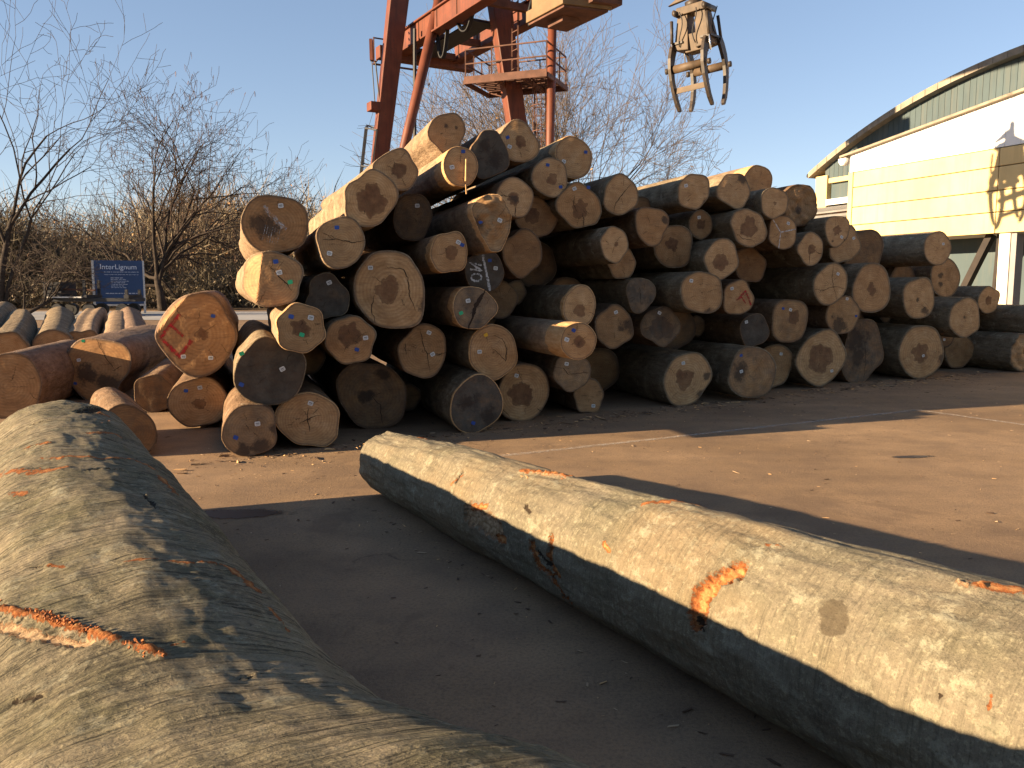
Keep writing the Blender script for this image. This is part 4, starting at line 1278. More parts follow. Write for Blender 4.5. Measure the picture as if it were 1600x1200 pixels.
for (u, v, n, ln, sp, mt) in [(850, 741, 6, .06, 34, 'splinter'), (885, 747, 3, .035, 8, 'crumb'), (1060, 791, 3, .03, 36, 'crumb'),
                              (1515, 918, 2, .025, 6, 'splinter'), (565, 693, 3, .03, 8, 'splinter')]:
    splinters(RG, right_root, u, v, n, ln, sp, mt)
for (u, v, n, ln, sp, mt) in [(60, 740, 4, .04, 40, 'crumb'), (180, 660, 4, .05, 40, 'crumb'), (60, 702, 3, .04, 12, 'crumb')]:
    splinters(LG, left_root, u, v, n, ln, sp, mt, w=.005)

# crumbs heaped along the gouge, one ridge
b = MB()
inv = left_root.matrix_basis.inverted()
gp = [(-40, 956), (10, 958), (60, 964), (110, 978), (170, 1001), (220, 1018), (256, 1029)]
for (a0, a1) in zip(gp[:-1], gp[1:]):
    for i in range(52):
        t = rs_.random()
        p = on_trunk(a0[0] + (a1[0] - a0[0]) * t, a0[1] + (a1[1] - a0[1]) * t + rs_.gauss(0, 3.2), LG)
        s = rs_.uniform(.0025, .0065)
        b.box(inv @ (p + Vector((rs_.gauss(0, .002), rs_.gauss(0, .002), rs_.uniform(.004, .013)))), (s * 1.6, s, s * .8), 0, 0,
              Matrix.Rotation(rs_.uniform(0, 6), 3, 'X') @ Matrix.Rotation(rs_.uniform(0, 6), 3, 'Z'))
ob = b.build('gouge_crumbs', M['crumb'], left_root)
ob['kind'] = 'stuff'

# ------------------------------------------------------------------ bark litter on the asphalt
deb = MB()
rd = random.Random(21)
def chip(x, y, s, mi):
    if True:
        a = rd.uniform(0, 6.28)
        l, w = s * rd.uniform(.8, 2.6), s * rd.uniform(.3, .7)
        t = s * .18
        z0 = float(ground_z(x, y)) + .001
        P = []
        for k_, (dx, dy) in enumerate(((-l, -w * .6), (l * .7, -w), (l, w * .5), (-l * .6, w))):
            P.append((x + dx * math.cos(a) - dy * math.sin(a), y + dx * math.sin(a) + dy * math.cos(a), z0 + rd.uniform(0, s * .5)))
        P += [(p[0], p[1], p[2] + t) for p in P]
        deb.add(P, [(3, 2, 1, 0), (4, 5, 6, 7), (0, 1, 5, 4), (1, 2, 6, 5), (2, 3, 7, 6), (3, 0, 4, 7)], mi)
for i in range(5200):
    x, y = rd.uniform(-4, 12), rd.uniform(1.5, 16)
    if rd.random() < .35:   # more litter along the foot of the pile
        t = rd.random(); x = -2.5 + t * 11; y = 9.67 + .706 * x - rd.expovariate(1.6)
    chip(x, y, rd.choice([.003, .004, .005, .006, .009]) * (1.8 if rd.random() < .06 else 1), rd.choice([0, 0, 0, 0, 1, 2]))
for i in range(650):          # bark crumbled off under the ends of the pile and along the big trunks
    t = rd.random(); x = -3.2 + t * 12.5; y = 9.55 + .706 * x + rd.gauss(0, .22)
    chip(x, y, rd.choice([.006, .009, .012, .018, .028]), rd.choice([0, 0, 0, 2, 1]))
for i in range(260):
    t = rd.random(); sd_ = rd.choice([-1, 1])
    x = -.956 + 3.04 * t; y = 6.424 - 5.2 * t; r_ = (.25 + .15 * t) * .8 + abs(rd.gauss(0, .12))
    chip(x + sd_ * .866 * r_, y + sd_ * .5 * r_, rd.choice([.003, .005, .008, .012]), rd.choice([0, 0, 0, 2, 1]))
for i in range(14):
    x, y = rd.uniform(0, 9), rd.uniform(5, 11)
    chip(x, y, rd.uniform(.012, .022), rd.choice([0, 0, 2]))
M['chip_brown'] = paint('bark_chip', (0.10, 0.06, 0.038), .9, .4)
M['chip_pale'] = paint('pale_wood_chip', (0.40, 0.28, 0.17), .9, .3)
do = deb.build('bark_litter', [M['chip_brown'], M['splinter'], M['chip_pale']])
tag(do, 'scattered bark chips and wood crumbs on the asphalt', 'litter', kind='stuff')
# ------------------------------------------------------------------ gantry crane behind the pile
V3 = lambda a: Vector((float(a[0]), float(a[1]), float(a[2])))
G_AZ = 150.0
gd = Vector((math.sin(R(G_AZ)), math.cos(R(G_AZ)), 0))       # girder direction, coming nearer to the right
gs = Vector((gd.y, -gd.x, 0)) * -1                            # sideways: right and away
crane = empty('gantry_crane', (-5.0, 33.5, 0), 0, 'orange-red gantry crane with splayed legs standing behind the log pile', 'crane')
CI = Matrix.Translation((5.0, -33.5, 0))


def cpart(name, b, mats, smooth=False, bev=None):
    o = b.build(name, mats, crane, smooth)
    o.data.transform(CI)
    if bev: bevel(o, bev)
    return o


P0 = V3(at_depth(649, 70, 35.0))          # lower edge of the near beam
zb = P0.z
gpt = lambda s, side=0.0, dz=0.0: P0 + gd * s + gs * side + Vector((0, 0, dz))
# twin girder beams
for side, s0 in ((0.0, -1.4), (2.6, -1.4)):
    b = MB()
    b.bar(gpt(s0, side, .35), gpt(23, side, .35), .30, .70)
    b.bar(gpt(s0, side, -.04), gpt(23, side, -.04), .50, .07)
    b.bar(gpt(s0, side, .74), gpt(23, side, .74), .50, .07)
    o = cpart('girder', b, M['crane'], bev=.015)
    b = MB()
    for i in range(14):
        q = gpt(-1 + i * 1.7, side - .16, .35)
        b.bar(q + Vector((0, 0, -.33)), q + Vector((0, 0, .33)), .03, .06)
        q = gpt(-1 + i * 1.7, side + .16, .35)
        b.bar(q + Vector((0, 0, -.33)), q + Vector((0, 0, .33)), .03, .06)
    w = b.build('web_stiffeners', M['crane_dark'], o); w.data.transform(CI)
for i in range(11):
    b = MB()
    b.bar(gpt(-1.2 + i * 2.3, .25, .1), gpt(-1.2 + i * 2.3, 2.35, .1), .22, .24)
    cpart('cross_tie', b, M['crane_dark'])
# walkway gratings along the inner side
b = MB()
b.bar(gpt(-1.2, 1.0, -.02), gpt(4.0, 1.0, -.02), .9, .05)
cpart('walkway', b, M['black_steel'])
# end platform with handrail at the far end of the girders
b = MB()
e0, e1 = gpt(-1.6, -1.0, -.05), gpt(-1.6, 3.4, -.05)
b.bar(e0, e1, .5, .5)
cpart('end_beam', b, M['crane'], bev=.02)
b = MB()
for q in (gpt(-2.3, -.9, -.35), gpt(-2.3, .1, -.35), gpt(-2.3, 1.2, -.35)):
    b.bar(q, q + Vector((0, 0, 1.1)), .05)
b.bar(gpt(-2.3, -.95, -.35), gpt(-2.3, 1.2, -.35), .07); b.bar(gpt(-2.3, -.9, .72), gpt(-2.3, 1.2, .72), .05)
b.bar(gpt(-2.3, -.9, -.35), gpt(-1.6, -.9, -.2), .05)
cpart('handrail', b, M['crane_dark'])

# legs ------------------------------------------------------------------
def leg(name, top_px, base, Ytop, w0, w1, ext=1.0, tube=False):
    t = V3(at_depth(*top_px, Ytop)); bs = V3(base)
    d = (t - bs)
    t2 = bs + d * ext
    b = MB()
    if tube: b.tube([bs, bs + d * .5, t2], [w0 * .95, w0, w1], 14)
    else: b.bar(bs, t2, w0 * 1.1, w0 * .75, w1 * 1.1, w1 * .75, ref=(math.sin(R(154)), math.cos(R(154)), 0))
    o = cpart(name, b, M['crane'], tube, None if tube else .03)
    return bs, t2, o


A_BASE = V3(at_depth(566, 511, 34.2)); A_BASE.z = 0.55
B_BASE = V3(at_depth(850, 514, 31.2)); B_BASE.z = 0.55
a1 = leg('box_leg', (622, 0), A_BASE, 34.6, .44, .70, 1.06)
a2 = leg('tube_leg', (687, 0), A_BASE + gd * .25, 33.2, .19, .21, 1.02, True)
b1 = leg('box_leg', (779, 0), B_BASE, 31.9, .46, .70, 1.06)
b2 = leg('tube_leg', (863, 40), B_BASE + gd * .2, 30.6, .15, .16, 1.12, True)
for (bs, t2, o) in (a1, b1):      # stiffening flats up the leg and rung plates
    b = MB()
    d = (t2 - bs)
    sd = d.cross(gs).normalized()
    for i in range(7):
        q = bs + d * (.80 + i * .018)
        b.bar(q - gd * .40 - gs * .1, q - gd * .40 + gs * .3, .10, .02)
    w = b.build('flange_plates', M['crane'], o); w.data.transform(CI)
for bs in (A_BASE, B_BASE):
    b = MB()
    for sg in (-1, 1):
        c = bs + gs * .9 * sg
        b.tube([c + gd * -.09 + Vector((0, 0, -.23)), c + gd * .09 + Vector((0, 0, -.23))], .30, 20)
    b.bar(bs - gs * 1.4 + Vector((0, 0, .02)), bs + gs * 1.4 + Vector((0, 0, .02)), .42, .40)
    cpart('wheel_bogie', b, M['crane_dark'], bev=.015)
b = MB()     # tie between the two V legs, low down
b.bar(A_BASE + Vector((0, 0, .1)), B_BASE + Vector((0, 0, .1)), .25, .3)
cpart('bottom_tie', b, M['crane'])

# counterweight rope, weight and rope cage beside the far leg
b = MB()
s0 = V3(at_depth(581, 95, 34.4)); s1 = V3(at_depth(586, 165, 34.2))
b.bar(V3(at_depth(580, 62, 34.4)), s0, .12, .30)
cpart('rope_guide', b, M['crane'])
b = MB()
b.tube([s0, s1], .022, 6); b.tube([s0 + Vector((.14, 0, 0)), s1 + Vector((.2, 0, 0))], .03, 6)
b.tube([s1, V3(at_depth(574, 205, 34.2))], .008, 4); b.tube([s1 + Vector((.2, 0, 0)), V3(at_depth(583, 205, 34.2))], .008, 4)
cpart('ropes', b, M['cable'])
b = MB()
b.box(V3(at_depth(584, 167, 34.2)), (.42, .5, .34), R(30))
cpart('counterweight', b, M['crane'], bev=.02)
b = MB()
ct, cb_ = 200, 262
c = [V3(at_depth(571, ct, 34.6)), V3(at_depth(589, ct + 3, 34.0)), V3(at_depth(589, ct + 1, 35.2)), V3(at_depth(574, ct - 4, 35.6))]
d = [V3(at_depth(564, cb_, 34.6)), V3(at_depth(581, cb_ + 3, 34.0)), V3(at_depth(582, cb_, 35.2)), V3(at_depth(567, cb_ - 4, 35.6))]
dn = Vector((0, 0, 1))
for i in range(4):
    lo = c[i] + (d[i] - c[i]) * 3.6
    b.bar(c[i], lo, .06)
    b.bar(c[i], c[(i + 1) % 4], .06)
    for t in (.95, 2.0, 3.0): b.bar(c[i] + (d[i] - c[i]) * t, c[(i + 1) % 4] + (d[(i + 1) % 4] - c[(i + 1) % 4]) * t, .05)
cpart('rope_cage', b, M['black_steel'])

# festoon cables
for (u0, u1, vb, Y0, Y1) in ((676, 702, 90, 33.6, 32.6), (703, 744, 49, 32.4, 31.0)):
    b = MB()
    for off in (0, .05, .1):
        pts = []
        for i in range(17):
            t = i / 16
            Y = Y0 + (Y1 - Y0) * t
            v = vb - (vb + 40) * abs(2 * t - 1) ** 2.4
            q = V3(at_depth(u0 + (u1 - u0) * t, v, Y)); q += gs * off
            pts.append(q)
        b.tube(pts, .035, 6)
    cpart('festoon_cable', b, M['cable'], True)
b = MB()
b.tube([V3(at_depth(648, 45, 34)), V3(at_depth(648, 330, 34))], .07, 8)
cpart('conduit', b, M['black_steel'])

# service platform, ladders --------------------------------------------
pc = V3(at_depth(806, 128, 31.6))
zf = pc.z
pp = lambda x, y, dz=0: Vector((pc.x + 1.03 * x + .40 * y, pc.y - .40 * x + 1.03 * y, zf + dz))
b = MB()
for i in range(9):
    y = -.95 + i * .24
    b.bar(pp(-1.35, y), pp(1.4, y), .16, .05)
cpart('platform_floor', b, M['crane_dark'])
b = MB()
for y in (-1.05, 1.05): b.bar(pp(-1.4, y, -.08), pp(1.45, y, -.08), .08, .26)
for x in (-1.4, -.3, .6, 1.45): b.bar(pp(x, -1.05, -.14), pp(x, 1.05, -.14), .08, .16)
cpart('platform_frame', b, M['crane_dark'])
b = MB()
corners = [(-1.38, -1.0), (1.42, -1.0), (1.42, 1.0), (-1.38, 1.0)]
for i in range(4):
    (x0, y0), (x1, y1) = corners[i], corners[(i + 1) % 4]
    for h in (.5, 1.0): b.bar(pp(x0, y0, h), pp(x1, y1, h), .045)
    for t in (0, .33, .66): b.bar(pp(x0 + (x1 - x0) * t, y0 + (y1 - y0) * t, -.05), pp(x0 + (x1 - x0) * t, y0 + (y1 - y0) * t, 1.0), .045)
cpart('platform_railing', b, M['crane_dark'])


def ladder(name, top, bot, side, w=.42, hoops=False, mat='crane_dark'):
    b = MB()
    top, bot, side = Vector(top), Vector(bot), Vector(side).normalized()
    for s in (-1, 1): b.bar(bot + side * s * w / 2, top + side * s * w / 2, .05)
    n = int((top - bot).length / .3)
    for i in range(1, n):
        q = bot.lerp(top, i / n)
        b.bar(q - side * w / 2, q + side * w / 2, .028)
    if hoops:
        nrm = side.cross(top - bot).normalized()
        for i in range(0, n, 3):
            q = bot.lerp(top, i / n)
            b.tube([q + side * math.cos(a) * .36 + nrm * (math.sin(a) * .7) for a in np.linspace(0, math.pi, 9)], .018, 5)
        for a in (.6, 1.1, 1.57, 2.0, 2.5):
            o_ = side * math.cos(a) * .36 + nrm * (math.sin(a) * .7)
            b.tube([bot + o_, top + o_], .015, 5)
    return cpart(name, b, M[mat])


ladder('upper_ladder', V3(at_depth(805, -40, 31.0)), pp(.15, -.5, 0), gd)
ladder('caged_ladder', pp(.75, .3, 0), V3(at_depth(846, 400, 31.8)), (1, 0, 0), hoops=True)

# operator's cab floor and housing
k0 = V3(at_depth(876, 28, 26.6))
kk = lambda x, y, z: k0 + gd * x * .74 + gs * y * .74 + Vector((0, 0, z))
b = MB()
b.prism([kk(-1.3, -.9, 0), kk(1.5, -.9, 0), kk(1.9, 1.2, 0), kk(-1.3, 1.2, 0)], (0, 0, 0), (0, 0, .34))
cpart('cab_floor', b, M['cream'], bev=.02)
b = MB()
b.box(k0 + gd * .1 + gs * .15 + Vector((0, 0, 1.25)), (1.85, 1.4, 1.78), math.atan2(gd.y, gd.x))
cpart('cab_shell', b, M['cream'], bev=.04)
k = NT('cab_glass', 0.08, 0.5); k.out((0.03, 0.04, 0.05)); M['glass'] = k.mat
b = MB()
ang = math.atan2(gd.y, gd.x)
for x in (-.6, .55): b.box(kk(x, -.815, 1.4), (.7, .03, .85), ang)
b.box(kk(-1.165, .15, 1.4), (.03, 1.0, .85), ang)
cpart('cab_window', b, M['glass'])
b = MB()
b.prism([kk(-1.2, -.8, -.01), kk(1.45, -.8, -.01), kk(1.8, 1.1, -.01), kk(-1.2, 1.1, -.01)], (0, 0, 0), (0, 0, -.06))
b.prism([kk(-.5, -.3, -.07), kk(.6, -.3, -.07), kk(.6, .5, -.07), kk(-.5, .5, -.07)], (0, 0, 0), (0, 0, -.16))
b.prism([kk(1.4, .2, .1), kk(2.0, .2, .1), kk(2.2, 1.5, .1), kk(1.4, 1.5, .1)], (0, 0, 0), (0, 0, .22))
cpart('underfloor_tray', b, M['crane_dark'])
b = MB()
b.bar(kk(.2, .1, 2.1), Vector((kk(.2, .1, 0).x, kk(.2, .1, 0).y, zb)), .5, .5)
cpart('cab_hanger', b, M['crane'])
b = MB()
b.tube([kk(-1.25, -.5, .3), kk(-1.5, -.6, .0), kk(-1.7, -.5, .5), kk(-1.75, -.2, 1.2)], .05, 8)
b.tube([kk(-1.2, -.2, .35), kk(-1.4, -.4, .15), kk(-1.6, -.3, .7), kk(-1.65, 0, 1.3)], .04, 8)
cpart('cab_hose', b, M['cable'], True)

# trolley over the grapple
gc = V3(at_depth(1098, 80, 20.7))
tb = MB()
tb.box((gc.x, gc.y, zb + .55), (2.4, 3.2, .5), ang)
cpart('trolley', tb, M['crane_dark'], bev=.03)

# ------------------------------------------------------------------ log grapple
sc = 20.7 / 1300 * 1.03         # metres for one photo pixel at that distance
gtop = gc.z + 80 * sc
GR = empty('log_grapple', (gc.x, gc.y, gc.z - 80 * sc), R(-35), 'worn yellow hydraulic log grapple with open curved tines hanging in the sky', 'grapple')
GR.scale = (.68, .70, .98)
GR.rotation_euler = (R(5), R(-4), R(-38))
# local frame: x along the girder (right and nearer), y square to it, z up from the tine tips
H_ = 160 * sc
gb = lambda nm, b, m, sm=False, bv=None: (bevel(b.build(nm, M[m], GR, sm), bv) if bv else b.build(nm, M[m], GR, sm))
# hanger and rotator
b = MB()
b.tube([(0, 0, H_ * .95), (0, 0, H_ * 1.12)], [.16, .12], 16)
b.tube([(0, 0, H_ * .90), (0, 0, H_ * .95)], [.30, .30], 20)
gb('rotator', b, 'tine', True)
b = MB()
for s in (-1, 1):
    b.tube([(s * .05, 0, H_ * 1.1), (s * .12, 0, zb - (gc.z - 80 * sc) + .3)], .022, 6)
    b.tube([(0, s * .09, H_ * 1.1), (0, s * .16, zb - (gc.z - 80 * sc) + .3)], .022, 6)
gb('hoist_ropes', b, 'cable')
b = MB()
b.prism([(-.95, -.08, H_ * .97), (-.25, -.08, H_ * .985), (.1, -.08, H_ * 1.03), (-.2, -.08, H_ * 1.06)], (0, 0, 0), (0, .16, 0))
gb('hose_arm', b, 'grapple', bv=.01)
# top cross head
b = MB()
b.prism([(-.62, -.34, H_ * .84), (.62, -.34, H_ * .84), (.50, -.34, H_ * .91), (-.50, -.34, H_ * .91)], (0, 0, 0), (0, .68, 0))
gb('cross_head', b, 'grapple', bv=.015)
b = MB()
for x in (-.56, .56): b.tube([(x, -.44, H_ * .865), (x, .44, H_ * .865)], .075, 14)
gb('head_pin', b, 'tine', True)
# two housings, flared to the bottom
for s in (-1, 1):
    b = MB()
    x0, x1 = (.14, .52)
    top = [(s * x0, -.26, H_ * .84), (s * x1, -.26, H_ * .84), (s * x1, .26, H_ * .84), (s * x0, .26, H_ * .84)]
    bot = [(s * x0, -.40, H_ * .52), (s * (x1 + .16), -.40, H_ * .54), (s * (x1 + .16), .40, H_ * .54), (s * x0, .40, H_ * .52)]
    b.add(top + bot, [(0, 1, 2, 3), (7, 6, 5, 4), (0, 4, 5, 1), (1, 5, 6, 2), (2, 6, 7, 3), (3, 7, 4, 0)])
    o = gb('housing', b, 'grapple', bv=.02)
    b = MB()
    b.box((s * (x1 + .02), 0, H_ * .60), (.42, .86, .05))
    b.build('housing_rib', M['tine'], o)
b = MB()
b.prism([(-.30, -.30, H_ * .50), (.30, -.30, H_ * .50), (.36, -.30, H_ * .66), (-.36, -.30, H_ * .66)], (0, 0, 0), (0, .60, 0))
gb('center_block', b, 'grapple', bv=.015)
# cylinders
for s, y in ((-1, -.42), (1, .42), (-1, .42), (1, -.42)):
    b = MB()
    b.tube([(s * .66, y * 1.05, H_ * .80), (s * .70, y * 1.12, H_ * .60)], .055, 12)
    gb('cylinder', b, 'tine', True)
    b = MB()
    b.tube([(s * .70, y * 1.12, H_ * .62), (s * .74, y * 1.25, H_ * .46)], .026, 10)
    gb('cylinder_rod', b, 'chrome', True)
# tines: two on each side of the opening
prof = [(.30, .58), (.46, .52), (.60, .44), (.66, .36), (.64, .27), (.55, .17), (.42, .08), (.26, .015), (.20, .0)]
thick = [.13, .15, .15, .14, .12, .10, .085, .06, .03]
for s in (-1, 1):
    for x in (-.62, .62):
        xo = x + (.10 if s > 0 else -.10)
        inn, out = [], []
        for i, (yy, zz) in enumerate(prof):
            a, c = prof[max(i - 1, 0)], prof[min(i + 1, len(prof) - 1)]
            d = Vector((c[0] - a[0], (c[1] - a[1]) * H_)).normalized()
            n_ = Vector((-d.y, d.x))
            p = Vector((yy, zz * H_))
            out.append(p + n_ * thick[i]); inn.append(p - n_ * thick[i])
        poly = [(xo - .055, s * q.x, q.y) for q in out] + [(xo - .055, s * q.x, q.y) for q in reversed(inn)]
        b = MB()
        n = len(out)
        for k_ in range(n - 1):
            quad = [poly[k_], poly[k_ + 1], poly[2 * n - 2 - k_], poly[2 * n - 1 - k_]]
            b.prism(quad, (0, 0, 0), (.11, 0, 0))
        me = b.mesh('tine', M['tine'])
        bm_ = bmesh.new(); bm_.from_mesh(me)
        bmesh.ops.remove_doubles(bm_, verts=bm_.verts, dist=.001)
        bmesh.ops.recalc_face_normals(bm_, faces=bm_.faces)
        bm_.to_mesh(me); bm_.free()
        link_mesh('tine', me, GR)
    xo = .10 if s > 0 else -.10
    b = MB()
    b.tube([(-.68 + xo, s * .62, H_ * .36), (.68 + xo, s * .62, H_ * .36)], .10, 16)
    gb('cross_tube', b, 'grapple', True)
    for e in (-.80, .80):
        b = MB()
        b.tube([(e + xo - .05, s * .62, H_ * .36), (e + xo + .05, s * .62, H_ * .36)], .07, 12)
        gb('tube_pin', b, 'tine', True)
b = MB()
b.bar((-.62 - .1, -.55, H_ * .17), (.62 - .1, -.55, H_ * .17), .05, .13)
gb('flat_bar', b, 'grapple')
for i, (x, y) in enumerate(((-.35, -.42), (.2, -.44), (.72, .1))):
    b = MB()
    pts = [(x + .1 * math.sin(t * 5 + i), y - .06 * math.sin(t * 3.1), H_ * (.86 - .3 * t)) for t in np.linspace(0, 1, 9)]
    b.tube(pts, .018, 6)
    gb('hydraulic_hose', b, 'cable', True)
# ------------------------------------------------------------------ industrial hall on the right
M['yellow'] = paint('cream_yellow_concrete', (0.62, 0.46, 0.22), .85, .14, .7, bumpd=.004, streak=(0.54, 0.395, 0.185))
M['white_sheet'] = paint('white_profiled_sheet', (0.80, 0.79, 0.76), .5, .04, .8)
M['grey_sheet'] = paint('grey_green_profiled_sheet', (0.055, 0.080, 0.090), .7, .12, .8, streak=(0.085, 0.095, 0.09))
M['fascia'] = paint('weathered_roof_edge', (0.24, 0.205, 0.16), .8, .25, 3.0, (0.22, 0.14, 0.09))
M['roof'] = paint('roofing_felt', (0.17, 0.165, 0.16), .8, .2)
M['conc'] = paint('pale_concrete', (0.62, 0.57, 0.47), .85, .12, 1.2)
M['brick'] = paint('red_brown_render', (0.42, 0.23, 0.15), .85, .15, 2.0)
M['dark_beam'] = paint('dark_steel_brace', (0.022, 0.016, 0.013), .6, .3)
M['lilac'] = paint('grey_back_wall', (0.40, 0.37, 0.38), .8, .1, 1.0)
M['mullion'] = paint('window_mullion', (0.22, 0.21, 0.21), .6, .1)
k = NT('hall_glass', .12, .5); k.out((0.20, 0.21, 0.23)); M['pane'] = k.mat
WA = Vector((11.92, 28.9, 0)); WANG = R(157)
ww = Vector((math.sin(WANG), math.cos(WANG), 0)); wnv = Vector((-math.cos(R(23)), -math.sin(R(23)), 0))
hall = empty('timber_hall', tuple(WA), math.atan2(ww.y, ww.x), 'large hall with arched roof, grey gable and sunlit cream and white cladding', 'building')
# local frame: x along the wall (towards the camera), y = out of the wall is -y here, so use yy() for outward
OUT = -1.0 if (Matrix.Rotation(math.atan2(ww.y, ww.x), 3, 'Z') @ Vector((0, 1, 0))).dot(wnv) < 0 else 1.0


def hbox(name, x0, x1, o0, o1, z0, z1, mat, bev=None, parent=None):
    b = MB()
    b.box(((x0 + x1) / 2, OUT * (o0 + o1) / 2, (z0 + z1) / 2), (abs(x1 - x0), abs(o1 - o0), abs(z1 - z0)))
    o = b.build(name, M[mat], parent or hall)
    return bevel(o, bev) if bev else o


ROWS = [3.19, 3.80, 4.41, 5.08, 5.60]
XC = [-.42, 5.02, 10.4, 15.8]
for i in range(4):
    for j in range(3):
        hbox('cream_panel', XC[j] + .012, XC[j + 1] - .012, -.22, 0, ROWS[i] + .012, ROWS[i + 1] - .012, 'yellow', .012)
hbox('corner_post', -.62, -.43, -.24, .015, 3.19, 5.62, 'yellow', .01)
hbox('canopy_soffit', -.4, 15.7, -6.0, -.23, 3.22, 3.34, 'conc')
# white upper band with sloping top: narrow vertical sheets
nW = 34
for i in range(nW):
    x0, x1 = -.60 + i * .48, -.60 + (i + 1) * .48 - .012
    zt0, zt1 = 6.20 + (x0 + .6) * .130, 6.20 + (x1 + .6) * .130
    if x0 > 8.5: zt0, zt1 = 6.20 + 9.1 * .130 - (x0 - 8.5) * .05, 6.20 + 9.1 * .130 - (x1 - 8.5) * .05
    b = MB()
    o0, o1 = OUT * -.14, OUT * -.01
    b.prism([(x0, o0, 5.615), (x1, o0, 5.615), (x1, o0, zt1), (x0, o0, zt0)], (0, 0, 0), (0, o1 - o0, 0))
    b.build('white_sheet', M['white_sheet'], hall)
b = MB()
b.bar((-.95, OUT * .02, 6.23 - .05), (8.5, OUT * .02, 6.23 + 9.1 * .13), .26, .07)
b.build('white_band_coping', M['fascia'], hall)
b = MB()
b.add([(-.6, OUT * -.1, 6.1), (15.7, OUT * -.1, 6.6), (15.7, OUT * -1.68, 6.7), (-.6, OUT * -1.68, 6.2)], [(0, 1, 2, 3)])
b.build('annex_roof', M['roof'], hall)
# arched gable 1.7 m behind
AC, AR, AZ0 = 6.42, 22.24, -13.47
arch = lambda x: AZ0 + math.sqrt(AR * AR - (x - AC) ** 2)
GO = -1.7
nG = 88
gx = np.linspace(-3.55, 16.4, nG + 1)
for i in range(nG):
    x0, x1 = gx[i], gx[i + 1] - .012
    b = MB()
    o0, o1 = OUT * (GO - .1), OUT * (GO + 0.0)
    zlo = 5.78
    b.prism([(x0, o0, zlo), (x1, o0, zlo), (x1, o0, arch(x1) - .10), (x0, o0, arch(x0) - .10)], (0, 0, 0), (0, o1 - o0, 0))
    b.build('gable_sheet', M['grey_sheet'], hall)
hbox('gable_backing', -3.5, 16.3, GO - .24, GO - .13, .2, 6.0, 'grey_sheet')
# roof edge in segments
nF = 44
fx = np.linspace(-4.15, 17.0, nF + 1)
for i in range(nF):
    x0, x1 = fx[i] + .015, fx[i + 1]
    b = MB()
    p = [(x0, arch(x0) - .19), (x1, arch(x1) - .19), (x1, arch(x1) + .02), (x0, arch(x0) + .02)]
    b.prism([(x, OUT * (GO - .3), z) for x, z in p], (0, 0, 0), (0, OUT * .62, 0))
    b.build('roof_edge', M['fascia'], hall)
b = MB()
n = 40
xx = np.linspace(-4.2, 17.05, n)
vt = [(x, OUT * (GO - .28), arch(x) + .03) for x in xx] + [(x, OUT * (GO - 22), arch(x) + .03) for x in xx]
vt += [(x, OUT * (GO - .28), arch(x) - .2) for x in xx] + [(x, OUT * (GO - 22), arch(x) - .2) for x in xx]
fs = [(i, i + 1, n + i + 1, n + i) for i in range(n - 1)] + [(2 * n + i, 3 * n + i, 3 * n + i + 1, 2 * n + i + 1) for i in range(n - 1)]
b.add(vt, fs)
b.build('roof', M['roof'], hall, True)
b = MB()
b.tube([(-4.22, OUT * (GO + .25), 6.02), (-4.22, OUT * (GO - 22), 6.02)], .08, 8)
b.build('eaves_gutter', M['dark_beam'], hall)
hbox('side_wall', -3.95, -3.7, GO - 22, GO - .55, 0, 6.0, 'brick')
# bay left of the annex
hbox('bay_column', -3.95, -3.35, GO - .5, GO + .10, 0, 5.95, 'yellow', .02)
hbox('bay_beam', -3.2, -.63, GO - .1, GO + .16, 5.62, 5.80, 'yellow', .01)
hbox('bay_infill', -3.2, -.63, GO - .1, GO - .02, 5.02, 5.62, 'grey_sheet')
hbox('bay_sill', -3.34, -.63, GO - .1, GO + .14, 4.80, 5.02, 'white_sheet', .01)
b = MB()
b.add([(-6.2, OUT * (GO + .12), 4.74), (-.64, OUT * (GO + .12), 4.74), (-.64, OUT * (GO + 1.35), 4.42), (-6.2, OUT * (GO + 1.35), 4.42),
       (-6.2, OUT * (GO + .12), 4.68), (-.64, OUT * (GO + .12), 4.68), (-.64, OUT * (GO + 1.35), 4.36), (-6.2, OUT * (GO + 1.35), 4.36)],
      [(0, 1, 2, 3), (7, 6, 5, 4), (3, 2, 6, 7), (0, 3, 7, 4), (1, 0, 4, 5), (2, 1, 5, 6)])
b.build('lean_to_roof', M['roof'], hall)
hbox('lean_to_wall', -3.3, -.64, GO - .1, GO + .1, 0, 4.62, 'brick')
for x in (-3.0, -1.9, -.85): hbox('pilaster', x - .13, x + .13, GO + .1, GO + .26, 0, 4.6, 'conc', .01)
for z, r in ((4.22, .09), (3.95, .06)):
    b = MB(); b.tube([(-4.6, OUT * (GO + 1.30), z), (-.64, OUT * (GO + 1.30), z)], r, 10); b.build('pipe', M['roof'], hall, True)
# canopy columns and braces
for x in (-.2, 5.3, 10.6, 15.6):
    hbox('canopy_column', x - .17, x + .17, -.40, -.06, 0, 3.18, 'conc', .015)
    hbox('column_web', x + .18, x + .34, -.40, -.10, 0, 3.17, 'mullion')
for x in (5.3, 10.6):
    b = MB()
    b.bar((x - .75, OUT * -.5, 3.2), (x - 1.9, OUT * -.5, .9), .20, .20)
    b.bar((x - .52, OUT * -.55, 3.2), (x - .62, OUT * -.55, .4), .10, .10)
    b.build('brace', M['dark_beam'], hall)
